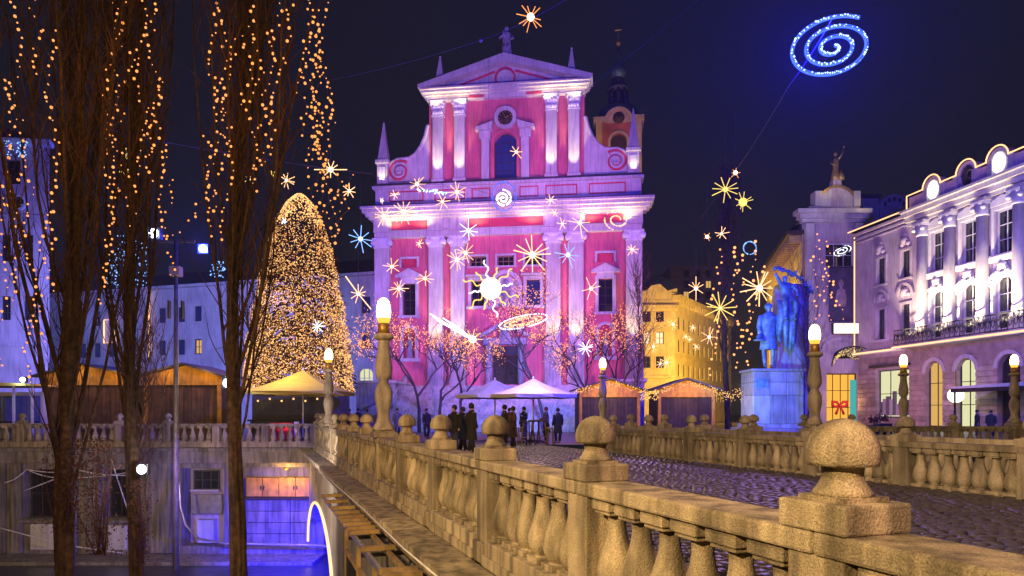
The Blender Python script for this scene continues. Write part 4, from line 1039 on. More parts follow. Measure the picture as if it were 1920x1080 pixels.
# receding wing with bracketed eave
wa = math.atan2(27,6.0); WGL = 28.5
wing = thing('department_house_wing', 'receding wing with gold lit eave brackets behind the blue monument', 'building', (cx0-.02+6.0,CY+27,0), wa+math.pi)
hs = []
for k_ in range(7):
    for z in (3.5,8.2,13): hs.append((2.2+k_*3.8,3.6+k_*3.8,z,z+2.6))
MB().wall(0,WGL-1,0,20.4,hs,.3).build('wall', M['plaster_yellow'], wing)
MB().box(0,WGL-4.5,.35,8,0,20.4).build('block', M['plaster_yellow'], wing)
for a,c,z0_,z1_ in hs: window(wing,(a+c)/2,z0_,c-a,z1_-z0_,.25,M['glass_dark'] if rnd.random()<.6 else E['window_warm'],M['frame_dark'],2,2)
for k_ in range(24): x=.6+k_*1.13; MB().box(x-.14,x+.14,-1.3,0,19.6,20.4).build('eave_bracket', M['gilt'], wing)
MB().box(-.2,WGL-1,-1.6,.3,20.4,20.75).build('eave', M['wood_dark'], wing)
mb = MB(); mb.add([(-.2,-1.7,20.76),(WGL-1,-1.7,20.76),(WGL-5,6,25.5),(-.2,6,25.5)],[(0,1,2,3)]); mb.build('roof', M['slate'], wing)
for f_ in (.2,.5,.8):
    a = Vector((cx0,CY,0)).lerp(Vector((cx0+6,CY+27,0)), f_); point((a.x-3.2,a.y-.5,15), 900, (1.0,.66,.14), .3, 'eave_glow')
# portrait banner, sign, shell canopy, shop front
bn = thing('banner','tall dark banner with a pale figure hanging below the corner window','banner',(cx0,CY,0))
mb = MB(); x0,x1,z0,z1 = kx(1552),kx(1597),kz(604),kz(503); mb.box(x0,x1,-.32,-.28,z0,z1)
mbn = pm('banner_cloth',(.06,.045,.11),.7,.5,1.2); mb.build('cloth', mbn, bn)
mb = MB(); xm=(x0+x1)/2; mb.lathe([(.50,0),(.62,.8),(.45,1.7),(.15,1.9),(.13,2.05),(.26,2.25),(.28,2.55),(.15,2.8),(.02,2.85)],14,(xm,-.33,z0+1.6),sy=.02); mb.build('printed_figure', pm('banner_print',(.28,.20,.26),.7,.4,2), bn)
mb = MB(); mb.box(x0-.2,x1+.2,-.36,-.26,z1,z1+.1); mb.build('rod', M['iron'], bn)
sg = thing('shop_sign','long white lit sign over the shell canopy','sign',(cx0,CY,0))
MB().box(kx(1556),kx(1606),-1.2,-.9,kz(627),kz(609)).build('lit_face', E['neon'], sg); MB().box(kx(1555),kx(1607),-.9,-.5,kz(628),kz(608)).build('case', M['iron'], sg)
cp = thing('shell_canopy','glass and iron shell canopy with strings of tiny lights over the door','canopy',(cx0,CY,0))
u = kx(1576)
for k_ in range(11):
    a = math.pi*k_/10
    mb = MB(); mb.tube([(u,-.2,kz(672)),(u+1.5*math.cos(a),-1.7,kz(672)+.9*math.sin(a)),(u+2.3*math.cos(a),-3.0,kz(690)+2.0*math.sin(a))],.05,5); mb.build('rib', M['iron'], cp)
for rr,zz_,yy in ((1.5,.9,-1.7),(2.3,2.0,-3.0),(1.9,1.5,-2.35)):
    zb = kz(672) if rr==1.5 else kz(690) if rr==2.3 else kz(681)
    mb = MB(); mb.tube([(u+rr*math.cos(a),yy,zb+zz_*math.sin(a)) for a in np.linspace(0,math.pi,20)],.06,5); mb.build('hoop', M['iron'], cp)
mb = MB()
for k_ in range(240):
    a = rnd.uniform(0,math.pi); f_ = rnd.random(); rr=.6+1.7*f_; mb.octa((u+rr*math.cos(a),-.8-2.25*f_,kz(672)+(kz(690)-kz(672))*f_+(.2+1.8*f_)*math.sin(a)),.035)
mb.build('tiny_lights', E['star_yellow'], cp, kind='stuff')
dw = window(corner,kx(1579),.2,kx(1608)-kx(1550),kz(700)-.2,.45,E['shop_orange'],M['wood_dark'],4,3,.12,'shop_door')
MB().box(kx(1597),kx(1607),.2,.38,.4,kz(712)).build('teal_screen', E['shop_teal'], dw)
rb = thing('ribbon_bow','big red ribbon bow on the glowing shop door','bow',(cx0+kx(1575),CY+.1,kz(760)))
for s in (-1,1):
    mb = MB(); mb.tube([(0,0,0),(s*.35,-.1,.35),(s*.75,-.08,.38),(s*.72,-.04,-.1),(s*.35,0,-.12),(0,0,0)],[.06,.16,.2,.18,.14,.06],7); mb.build('loop', M['ribbon'], rb)
    mb = MB(); mb.tube([(0,0,0),(s*.25,-.06,-.5),(s*.42,-.05,-.95)],[.06,.12,.15],6); mb.build('tail', M['ribbon'], rb)
MB().ball((0,-.12,0),.16,10,8).build('knot', M['ribbon'], rb)
point((cx0+kx(1575),CY-1.6,2.6), 120, (1.0,.6,.15), .3, 'shop_glow')

# roof lantern house between the corner house and the palace
rl = thing('roof_pavilion','small mansard pavilion with an arched gable above the lilac wing','building',(P(1655,0,80).x,80,0))
z8 = lambda py: CZ+(HY-py)*80/FPX; x8 = lambda px: P(px,0,80).x-P(1655,0,80).x
MB().box(x8(1610),x8(1648),0,5,0,z8(370)).build('chimney_block', M['plaster_cream'], rl)
MB().box(x8(1650),x8(1712),0,5,0,z8(392)).build('attic_block', M['plaster_lilac'], rl)
mb = MB(); uc=x8(1676); mb.prism([(uc+1.75*math.cos(a),z8(392)+1.7*math.sin(a)) for a in np.linspace(0,math.pi,16)],-.1,1.2); mb.build('arched_gable', M['plaster_lilac'], rl)
for k_ in range(5):
    a = math.pi*(k_+1)/6; MB().box(uc+1.25*math.cos(a)-.12,uc+1.25*math.cos(a)+.12,-.16,-.1,z8(392)+1.15*math.sin(a)-.25,z8(392)+1.15*math.sin(a)+.2).build('gable_slot', M['glass_dark'], rl)
MB().box(x8(1600),x8(1650),-.4,5,z8(372)+.01,z8(366)).build('flat_roof', M['slate'], rl)
spot((27,66,20),(33,80,25),800,(.6,.5,.9),60,.8,.3)

# ------------------------------------------------------------------ yellow house behind the stalls
YY = 96.0
yx0, yx1 = P(1195,0,YY).x, P(1266,0,YY).x
yh = thing('yellow_house', 'yellow lit corner house with a curved gable behind the stalls', 'building', (yx0,YY,0))
yz = lambda py: CZ+(HY-py)*YY/FPX; yx = lambda px: P(px,0,YY).x-yx0
hs = []
for px in (1212,1237): 
    for y0,y1 in ((604,580),(645,622),(690,668)): hs.append((yx(px)-.55,yx(px)+.55,yz(y0),yz(y1)))
MB().wall(-6,yx1-yx0,0,yz(578)+1.2,hs,.3).build('front_wall', M['plaster_yellow'], yh)
for i,(a,c,z0,z1) in enumerate(hs): window(yh,(a+c)/2,z0,c-a,z1-z0,.25,E['window_bright'] if i in (1,4) else M['glass_dark'],M['frame_dark'],2,2); surround(yh,(a+c)/2,z0,c-a,z1-z0,M['plaster_yellow'],.18,.12)
hs2 = []
sa = math.atan2(25,15.5); SL = 30.0
for k_ in range(12):
    for y_ in (3.2,6.6,10,13.2): hs2.append((1.2+k_*2.35,2.2+k_*2.35,y_,y_+1.7))
ys = thing('yellow_house_wing','long receding wing of the yellow house with rows of small windows','building',(yx1,YY,0),sa)
MB().wall(0,SL,0,yz(578)+1.2,hs2,.3).build('wall', M['plaster_yellow'], ys)
for a,c,z0,z1 in hs2: window(ys,(a+c)/2,z0,c-a,z1-z0,.25,M['glass_dark'],M['frame_dark'],2,2)
MB().box(-.3,SL,-.9,.3,yz(578)+1.2,yz(578)+1.8).build('cornice', M['plaster_yellow'], ys)
for k_ in range(26): x=.5+k_*1.13; MB().box(x-.2,x+.2,-.8,0,yz(578)+.5,yz(578)+1.2).build('eave_bracket', M['plaster_yellow'], ys)
for z in (6.0,9.3): MB().box(0,SL,-.15,0,z,z+.2).build('string_course', M['plaster_yellow'], ys)
mb = MB(); mb.add([(-.3,-.9,yz(578)+1.81),(SL,-.9,yz(578)+1.81),(SL,6,yz(578)+4),(-.3,6,yz(578)+4)],[(0,1,2,3)]); mb.build('roof', M['slate'], ys)
for o_,a,c in ((.4,584,579),(.8,579,573)): MB().box(-6,yx1-yx0+.3,-o_,.3,yz(a),yz(c)).build('cornice_step', M['plaster_yellow'], yh)
mb = MB(); mb.prism([(-6,yz(573)),(yx(1270),yz(573)),(yx(1270),yz(540)),(yx(1252),yz(545)),(yx(1238),yz(532)),(yx(1222),yz(535)),(yx(1212),yz(545)),(-6,yz(545))],.1,.8); mb.build('curved_gable', M['plaster_yellow'], yh)
for z in (6.0,9.3): MB().box(-6,yx1-yx0,-.15,0,z,z+.2).build('string_course', M['plaster_yellow'], yh)
MB().box(-1,yx1-yx0-.5,-1.2,-.05,6.2,6.5).build('balcony_slab', M['plaster_yellow'], yh)
mb = MB(); mb.lathe([(4.2,0),(4.1,1.5),(3.4,3.4),(2.2,4.7),(.8,5.4),(.05,5.6)],18,(P(1232,0,112).x,112,yz(548))); mb = mb.build('dome_roof', M['copper']); tag(mb,'dark green dome rising behind the yellow house','dome')
t = thing('tower_block','dark plain tower block behind the yellow house','building',(P(1300,0,150).x,150,0)); q = 150/FPX
hs = [(-1.5+k_*2.4-.6,-1.5+k_*2.4+.6,CZ+(HY-y_)*q,CZ+(HY-y_)*q+1.6) for k_ in range(3) for y_ in (520,540,560)]
MB().wall(-5,6,0,CZ+(HY-500)*q,hs,.3).build('wall', M['tower_trim'], t); MB().box(-5,6,.35,10,0,CZ+(HY-500)*q).build('block', M['tower_trim'], t)
for i,(a,c,z0,z1) in enumerate(hs): window(t,(a+c)/2,z0,c-a,z1-z0,.25,E['window_warm'] if i in (2,7) else M['glass_dark'],M['frame_dark'],2,1)

# ================================================================== trees
def rvec(r, s=1.0): return Vector((r.gauss(0,s), r.gauss(0,s), r.gauss(0,s)))
def grow(r, p, d, length, rad, n, bend, up, jit=.08):
    """a wobbling shoot: list of points and radii"""
    pts = [p.copy()]; d = d.normalized(); st = length/n
    for i in range(n):
        d = (d + Vector((0,0,up)) + rvec(r, jit) + bend).normalized()
        p = p + d*st; pts.append(p.copy())
    return pts, [rad*(1-.8*i/n) for i in range(n+1)]
def poplar(label, base, H, r0, seed, lean=(0,0), stems=11, first=.32, spread=.30, twigs=17, group='bare poplars by the river', bias=0.0, tw_r=.017, mat='twig', bmat='bark'):
    r = random.Random(seed)
    t = thing('poplar_tree', label, 'tree', base, 0, group)
    n = 14; tp = []; p = Vector((0,0,0))
    for i in range(n+1):
        f = i/n
        tp.append(Vector((lean[0]*f*H + .16*math.sin(f*7+seed), lean[1]*f*H + .12*math.cos(f*6+seed), f*H)))
    tr = [r0*(1-.82*(i/n)**.9) for i in range(n+1)]; tr[0] = r0*1.18
    vs = []; fs = []; ns = 26 if r0 > .15 else 8; ph = [r.uniform(0,6.28) for _ in range(6)]
    dense = []
    for i in range(n):
        for q in range(3): dense.append((tp[i].lerp(tp[i+1], q/3), tr[i]+(tr[i+1]-tr[i])*q/3))
    dense.append((tp[n], tr[n]))
    for i, (p, rr) in enumerate(dense):
        for k in range(ns):
            a = 2*math.pi*k/ns; z = i*.55
            m = 1 + .10*math.sin(5*a+ph[0]+.35*math.sin(z*.5)) + .07*math.sin(9*a+ph[1]+.5*math.sin(z*.7)) + r.uniform(-.07,.07) + .05*math.sin(z*1.3+ph[2])
            vs.append((p.x+rr*m*math.cos(a), p.y+rr*m*math.sin(a), p.z))
    for i in range(len(dense)-1):
        for k in range(ns): k2=(k+1)%ns; fs.append((i*ns+k,i*ns+k2,(i+1)*ns+k2,(i+1)*ns+k))
    fs.append(list(range(ns-1,-1,-1)))
    mb = MB(); mb.add(vs, fs, True); mb.build('trunk', M[bmat], t)
    cr = MB()
    for k in range(stems):
        f = first + (.86-first)*(k/(stems-1))**1.1
        i = f*n; i0 = int(i); p = tp[i0].lerp(tp[min(i0+1,n)], i-i0)
        a = k*2.4 + r.uniform(-.5,.5)
        d = Vector((math.cos(a)*spread*.8 + bias*(.4+.6*(k%2)), math.sin(a)*spread*.7, .70))
        L_ = (H*(1-f))*r.uniform(.55,.95) + 1.0
        pts, rr = grow(r, p, d, L_, r0*(.30-.17*f)*r.uniform(.5,1.1), 9, Vector((0,0,0)), .22, .05)
        mb = MB(); mb.tube(pts, rr, 7); mb.build('limb', M[bmat], t)
        for q in range(twigs):
            j = r.uniform(.6, 8.8); j0 = int(j); pp = pts[j0].lerp(pts[j0+1], j-j0)
            b = r.uniform(0, 6.28); dd = Vector((math.cos(b)*.36 + bias*.4, math.sin(b)*.36, .8))
            tl = r.uniform(.9, 2.6)
            tpnt, trr = grow(r, pp, dd, tl, tw_r*r.uniform(.8,1.5), 5, Vector((0,0,0)), .16, .10)
            cr.tube(tpnt, trr, 3)
            for s in range(3):
                jj = r.randint(1,4); b = r.uniform(0,6.28)
                sp_, srr = grow(r, tpnt[jj], Vector((math.cos(b)*.5, math.sin(b)*.5, .7)), tl*r.uniform(.3,.6), tw_r*.62, 3, Vector((0,0,0)), .12, .12)
                cr.tube(sp_, srr, 3)
    for q in range(70):
        j = r.uniform(n*.30, n*.98); j0 = int(j); pp = tp[j0].lerp(tp[min(j0+1,n)], j-j0)
        b = r.uniform(0,6.28)
        tpnt, trr = grow(r, pp, Vector((math.cos(b)*.5, math.sin(b)*.5, .65)), r.uniform(1.0,3.0), tw_r*1.2, 5, Vector((0,0,0)), .2, .10)
        cr.tube(tpnt, trr, 3)
        for s in range(2):
            sp_, srr = grow(r, tpnt[r.randint(1,4)], rvec(r,.5)+Vector((0,0,.7)), r.uniform(.4,1.1), tw_r*.6, 3, Vector((0,0,0)), .12, .12)
            cr.tube(sp_, srr, 3)
    cr.build('crown', M[mat], t, kind='stuff')
    return t
PZ = -5.4
poplar('thickest bare poplar, first from the picture edge, forked into many stems', (P(133,0,19).x,19,PZ), 24, .27, 3, (.003,0), 34, .17, .30, 20, bias=.01)
poplar('slim straight bare poplar between the thick poplar and the mast', (P(252,0,20).x,20,PZ), 25, .20, 8, (.004,0), 26, .20, .15, 20)
poplar('bare poplar in front of the lit fir, limbs spreading towards the church', (P(437,0,19.5).x,19.5,PZ), 24, .23, 14, (.016,0), 32, .23, .22, 18, bias=.16)
poplar('bare street poplar with hanging lights behind the stalls, near the monument', (P(1362,0,50).x,50,0), 18.5, .22, 21, (0,0), 10, .22, .20, 13, 'bare trees on the square', tw_r=.03, mat='twig')
poplar('slender bare tree growing in front of the blue monument', (P(1512,0,37).x,37,0), 8.2, .045, 25, (.0,0), 6, .12, .18, 6, 'bare trees on the square', tw_r=.011, mat='twig')
poplar('thin bare tree at the corner of the church front', (P(1196,0,54).x,54,0), 12, .08, 29, (0,0), 8, .15, .16, 8, 'bare trees on the square', tw_r=.022, mat='twig')
poplar('thin bare tree at the gap between church and long building', (P(205,0,30).x,32.6,-4.9), 9.5, .07, 33, (0,0), 9, .2, .3, 10, 'bare trees on the square', tw_r=.018, mat='twig')
# dry creeper shrubs round the poplar feet
def creeper(label, px, py0, py1, wpx, Y, n, seed):
    r = random.Random(seed); lf = MB(); st = MB()
    for k in range(9):
        a = P(px+r.uniform(-wpx,wpx)*.4, py1, Y); b_ = P(px+r.uniform(-wpx,wpx), py0+r.uniform(0,40), Y+r.uniform(-.4,.4))
        st.tube([a, a.lerp(b_,.5)+rvec(r,.12), b_], [.02,.015,.006], 4)
    for k in range(n):
        c = P(px+r.gauss(0,wpx*.55), r.uniform(py0,py1), Y+r.uniform(-.45,.45)); s = r.uniform(.018,.04)
        u = rvec(r,1).normalized()*s; v = rvec(r,1).normalized()*s
        lf.add([c-u, c+v, c+u, c-v], [(0,1,2,3)])
    t = thing('creeper', label, 'shrub', P(px,py1,Y), 0, 'dry creepers by the river')
    for nm, mb, mt in (('stems', st, 'twig'), ('leaves', lf, 'leaf_dry')):
        o = mb.build(nm, M[mt], t, kind='stuff'); o.location = -P(px,py1,Y)
creeper('dry russet creeper wrapping the thick poplar trunk', 125, 820, 1000, 40, 18.7, 1500, 1)
creeper('dry russet creeper between the thick and the slim poplar', 185, 820, 1040, 30, 19, 1300, 2)
creeper('dry creeper round the slim poplar trunk by the glaring floodlight', 262, 900, 1060, 22, 19.6, 700, 3)

# light strings hung over the poplars
def light_string(label, x0, y0, x1, y1, Y, step=13, jx=9, r_=.031, group='amber light strings in the poplars', mat='bulb', mid=0):
    r = random.Random(int(x0*7+y0*3+y1)); n = max(2, int(math.hypot(x1-x0, y1-y0)/step)); pts = []
    for i in range(n+1):
        f = i/n
        pts.append(P(x0+(x1-x0)*f + r.uniform(-5,5) + mid*math.sin(f*math.pi) + jx*math.sin(f*11+x0) + r.uniform(-2,2), y0+(y1-y0)*f + r.uniform(-4,4), Y+.25*math.sin(f*7)))
    t = thing('light_string', label, 'light string', pts[-1], 0, group)
    o = MB().tube([p-pts[-1] for p in pts], .006, 3).build('wire', M['wire'], t)
    mb = MB()
    for p in pts: mb.bulb(p-pts[-1] + rvec(r,.03), r_*r.choice((.55,.75,.9,1.0,1.15,1.35)))
    mb.build('bulbs', E[mat], t, kind='stuff')
SL_ = [('thick poplar', 18, [(30,-10,38,340),(12,150,30,560),(72,-10,66,140),(96,60,104,470),(52,340,58,720),(90,400,80,640),(8,330,4,690)]),
       ('slim poplar', 19, [(208,-10,205,530),(214,130,198,570),(232,-10,240,150),(264,-10,268,330),(284,-10,292,290),(298,150,306,440),(274,230,278,340),(312,280,318,520),(222,210,216,360),(250,330,244,420)]),
       ('third poplar', 18.5, [(404,-10,396,440),(414,20,420,330),(388,250,400,400),(428,60,424,450),(466,10,462,200),(482,60,470,320),(508,60,500,300),(522,-10,516,210),(498,190,488,350),(548,-10,540,120)]),
       ('spreading limb of the third poplar', 18.8, [(572,-10,586,330),(584,-10,604,470),(590,20,592,300),(604,-10,612,300),(614,100,622,470),(596,200,610,360),(628,330,604,480),(640,370,620,450),(560,120,575,250),(580,60,600,210),(600,230,590,420),(648,330,636,420)])]
ORD = ['first','second','third','fourth','fifth','sixth','seventh','eighth','ninth','tenth','eleventh','twelfth','thirteenth','fourteenth']
for nm, Y, lst in SL_:
    for i, (a, b_, c, d) in enumerate(sorted(lst, key=lambda q: q[0]+q[2])):
        light_string('amber light string on the %s, %s from its outer side' % (nm, ORD[i]), a, b_, c, d, Y)
point(P(60,300,17.2), 16, (1.0,.42,.12), .3, 'string_glow')
point(P(110,120,17.2), 16, (1.0,.42,.12), .3, 'string_glow')
point(P(250,200,17.2), 16, (1.0,.42,.12), .3, 'string_glow')
point(P(290,60,17.2), 16, (1.0,.42,.12), .3, 'string_glow')
point(P(420,180,17.2), 16, (1.0,.42,.12), .3, 'string_glow')
point(P(480,60,17.2), 16, (1.0,.42,.12), .3, 'string_glow')
point(P(600,120,17.2), 16, (1.0,.42,.12), .3, 'string_glow')
point(P(605,300,17.2), 16, (1.0,.42,.12), .3, 'string_glow')
light_string('amber light string slanting between the slim and third poplars', 330, 440, 392, 362, 19.5)
for i, (a, b_, c, d) in enumerate(((1345,470,1338,700),(1376,460,1384,690),(1392,480,1404,720),(1415,455,1408,640),(1428,500,1440,560))):
    light_string('small amber light string near the monument tree, %s towards the monument' % ORD[i], a, b_, c, d, 47, 11, 6, .075, 'amber light strings by the monument', 'bulb_small')
for i, (a, b_, c, d) in enumerate(((1528,440,1536,600),(1546,450,1566,600),(1534,470,1552,560),(1558,520,1584,610))):
    light_string('thin amber light string before the banner, %s from the monument' % ORD[i], a, b_, c, d, 52, 12, 5, .07, 'amber light strings by the banner', 'bulb_small')

# the lit fir
fx, FY = P(562,0,46).x, 46.0
fir = thing('christmas_tree', 'huge fir tree covered all over in golden lights', 'tree', (fx,FY,0))
MB().lathe([(.35,0),(.28,3),(.05,13)], 10).build('trunk', M['bark'], fir)
fz = lambda py: CZ+(HY-py)*FY/FPX
prof = [(735,97),(715,96),(650,90),(590,80),(520,68),(470,57),(430,46),(400,33),(380,21),(368,9),(362,1)]
pz = [fz(a) for a,_ in prof]; prr = [b_*FY/FPX for _,b_ in prof]
def fir_r(z):
    z = min(max(z,pz[0]),pz[-1])
    return float(np.interp(z, pz, prr))
nd = MB(); bl_ = MB(); bd = MB(); r = random.Random(5)
for k in range(5200):
    z = pz[0] + (pz[-1]-pz[0])*(1-math.sqrt(r.random()))*1.0; a = r.uniform(0,2*math.pi); R_ = fir_r(z)*r.uniform(.70,.98)
    c = Vector((R_*math.cos(a), R_*math.sin(a), z)); o = Vector((math.cos(a), math.sin(a), -.35+r.uniform(-.3,.3))); sd = Vector((-math.sin(a), math.cos(a), r.uniform(-.3,.3)))*r.uniform(.06,.14)
    L_ = r.uniform(.3,.7); nd.add([c-sd, c+o*L_*.5-sd*1.4, c+o*L_, c+o*L_*.5+sd*1.4, c+sd], [(0,1,2,3,4)])
nd.build('branches', M['fir'], fir, kind='stuff')
for k in range(15000):
    f = 1-math.sqrt(r.random()); z = pz[0] + (pz[-1]-pz[0])*f; a = r.uniform(-math.pi*1.05, .05*math.pi)
    c = (1 + .02*math.sin(z*3.1+a*4) + .015*math.sin(a*9+z)); R_ = fir_r(z)*c*r.uniform(.93,1.05)+.04
    (bl_ if r.random()<.5 else bd).octa((R_*math.cos(a), R_*math.sin(a), z+r.uniform(-.05,.05)), r.uniform(.022,.044))
for k in range(420):
    z = r.uniform(fz(425), fz(364)); a = r.uniform(-math.pi, 0); R_ = fir_r(z)*1.04+.03; bl_.octa((R_*math.cos(a), R_*math.sin(a), z), .05)
bl_.build('bright_bulbs', E['bulb_fir'], fir, kind='stuff'); bd.build('dim_bulbs', E['bulb_fir_dim'], fir, kind='stuff')
point((fx-2.5,FY-4.5,6), 180, (1.0,.5,.15), 1.0, 'fir_glow'); point((fx+1.5,FY-4.2,4), 120, (1.0,.5,.15), .8, 'fir_glow')

# bare little trees with fairy lights in front of the church
def fairy_tree(label, px, Y, H, seed, lean=0.0, wid=1.0, nb=330, low=.30):
    r = random.Random(seed); t = thing('fairy_light_tree', label, 'tree', (P(px,0,Y).x,Y,0), 0, 'bare trees wound with fairy lights before the church')
    tk = MB(); tw = MB(); tips = []
    def rec(p, d, L_, rad, dep):
        pts, rr = grow(r, p, d, L_, rad, 4, Vector((lean*.12 if dep == 0 else 0,0,0)), .04, .14)
        rr = [rad*(1-.4*i/4) for i in range(5)]
        (tk if dep < 2 else tw).tube(pts, rr, 7 if dep < 2 else 4)
        if dep >= 3: tips.extend(pts[1:])
        if dep >= 5: return
        for k in range(3 if dep < 3 else 2):
            a = r.uniform(0,6.28); q = pts[-1] if k < 2 else pts[-2]
            dd = (pts[-1]-pts[-2]).normalized()*.7 + Vector((math.cos(a)*.75*wid, math.sin(a)*.6, r.uniform(-.05,.45)))
            rec(q, dd, L_*r.uniform(.58,.8), rad*.58, dep+1)
    rec(Vector((0,0,0)), Vector((lean,0,1)), H*low*1.62, .15, 0)
    tk.build('trunk', M['twig_dark'], t); tw.build('crown', M['twig_dark'], t, kind='stuff')
    mb = MB()
    for k in range(int(nb*2.0)):
        p = r.choice(tips) + rvec(r,.16); mb.octa(p, r.uniform(.02,.042))
    mb.build('fairy_bulbs', E['bulb_small'], t, kind='stuff')
    return t
fairy_tree('fairy lit bare tree leaning outwards beside the tall stone lamp', 786, 51, 7.2, 2, -.30, 1.15, 620)
fairy_tree('middle fairy lit bare tree before the church wall', 828, 50, 6.3, 4, -.12, 1.0, 380)
fairy_tree('fairy lit bare tree beside the end of the pale umbrella', 858, 52, 6.4, 6, .08, .9, 90)
fairy_tree('big dark fairy lit tree leaning over the church door', 1030, 50, 8.6, 9, -.34, 1.35, 620)
fairy_tree('fairy lit bare tree behind the small stone lamp', 1120, 51, 7.2, 12, .05, 1.1, 520)
fairy_tree('fairy lit bare tree at the far corner of the church front', 1150, 53, 7.6, 15, .12, .9, 300)

# ================================================================== stalls, umbrellas, tables
def stall(label, x0, x1, Y, d, zw, ze, peak, fascia, planks, roofm, group, over=.35, opening=False, post=M['wood_orange']):
    t = thing('market_stall', label, 'stall', ((x0+x1)/2, Y, 0), 0, group)
    w_ = x1-x0; h = w_/2; n = int(w_/.24); pk = (peak-.5)*w_
    pm_ = [MB().box(-w_/n/2+.008, w_/n/2-.008, -.02, .02, .02, zw).mesh('plank', planks)]
    for i in range(n): inst('plank', pm_[0], t, (-h + w_*(i+.5)/n, .12+rnd.uniform(-.008,.008), 0))
    MB().box(-h,h,.16,d,0,zw).build('body', M['wood_dark'], t)
    for x in (-h+.09, h-.09): MB().box(x-.09,x+.09,-.08,.09,0,zw).build('post', post, t, bevel=.01)
    if opening: MB().box(-h+.19,h-.19,-.06,.08,zw-.26,zw).build('lintel', post, t, bevel=.01)
    mb = MB(); mb.prism([(-h-.1,zw),(h+.1,zw),(h+.1,ze),(pk,ze+.62),(-h-.1,ze)], -.1, .1); mb.build('gable', fascia, t)
    for a, b_ in (((-h-over,ze-.06),(pk,ze+.66)),((pk,ze+.66),(h+over,ze-.06))):
        mb = MB(); mb.prism([a, b_, (b_[0],b_[1]+.1), (a[0],a[1]+.1)], -.5, d+.4); mb.build('roof_slope', roofm, t)
    return t
k9 = 39/FPX
stall('wooden stall with orange gable behind the thick and slim poplars', P(80,0,39).x, P(256,0,39).x, 39, 3.0, CZ+(HY-722)*k9, CZ+(HY-706)*k9, .42, M['wood_orange'], M['wood_plank'], M['felt'], 'wooden stalls on the quay')
stall('wooden stall with orange gable behind the mast', P(270,0,39).x, P(414,0,39).x, 39, 3.0, CZ+(HY-722)*k9, CZ+(HY-706)*k9, .55, M['wood_orange'], M['wood_plank'], M['felt'], 'wooden stalls on the quay')
k4 = 44/FPX
for i, (a, b_, lb) in enumerate(((1086,1200,'lit wooden stall with orange posts just behind the small stone lamp'), (1234,1340,'lit wooden stall with orange posts nearest the monument'))):
    t = stall(lb, P(a,0,44).x, P(b_,0,44).x, 44, 3.0, CZ+(HY-737)*k4, CZ+(HY-731)*k4, .5, M['wood_orange'], M['wood_dark'], M['felt'], 'lit stalls on the square', opening=True)
    mb = MB(); r = random.Random(40+i); h = (P(b_,0,44).x-P(a,0,44).x)/2
    for q in range(120):
        x = r.uniform(-h-.4,h+.4); z = CZ+(HY-731)*k4+.6*(1-abs(x)/(h+.4)); mb.octa((x,-.62,z-r.uniform(0,.35)), .03)
    mb.build('eave_bulbs', E['bulb_fir'], t, kind='stuff')
    point((P((a+b_)/2,0,44).x, 42.4, 2.7), 190, (1.0,.55,.12), .3, 'stall_glow')
mb = MB(); r = random.Random(77)
for q in range(90): mb.octa(P(r.uniform(1200,1236), r.uniform(733,750), 43.5), .03)
for q in range(80): mb.octa(P(r.uniform(1340,1395), 733+(q%20)*.8+r.uniform(-6,6), 43.5), .03)
tag(mb.build('bulb_garland', E['bulb_fir'], kind='stuff'), 'garland of tiny bulbs linking the lit stalls', 'garland')
for px, e in ((120,70),(210,70),(300,60),(380,60)): point((P(px,0,38).x, 38.1, 3.75), e*.55, (1.0,.55,.10), .2, 'stall_glow')
# dark bar kiosk under the yellow umbrella, blue kiosk at the picture edge
t = thing('bar_kiosk','dark bar kiosk with a rack of small lamps under the yellow umbrella','kiosk',(P(555,0,41).x,41,0))
MB().box(-2.6,2.6,0,2.4,0,2.5).build('body', M['felt'], t); MB().box(-2.7,2.7,-.5,0,.95,1.05).build('counter', M['wood_dark'], t); MB().box(-2.6,2.6,-.3,-.05,0,.95).build('front', M['felt'], t)
for k in range(7): MB().ball((-2.2+k*.7,-.15,2.15+.12*(k%2)),.06,8,6).build('lamp_bulb', E['bulb_fir'], t)
t = thing('blue_kiosk','blue lit kiosk with pale posts at the picture edge','kiosk',(P(30,0,38).x,38,0))
MB().box(-3.5,1.1,.6,2.4,0,2.6).build('body', M['plaster_pale'], t)
for k in range(6): MB().box(-3.3+k*.72,-3.3+k*.72+.64,.54,.598,.9,2.4).build('shutter', pm('shutter_blue',(.10,.14,.40),.6), t)
for x in (-1.6,.2,1.2): MB().box(x-.05,x+.05,-.5,-.4,0,2.9).build('post', M['frame_white'], t)
MB().prism([(-3.8,2.9),(1.6,2.9),(1.6,3.0),(-3.8,3.25)],-.8,2.6).build('canopy', M['canvas_yellow'], t)
MB().box(-3.4,1.1,-.45,.2,.9,.98).build('counter', M['wood_dark'], t)
projector('bright small floodlight under the blue kiosk canopy', P(42,712,37.4), .14, E['lamp_white'], 40, (.5,.7,1.0), post=.001)

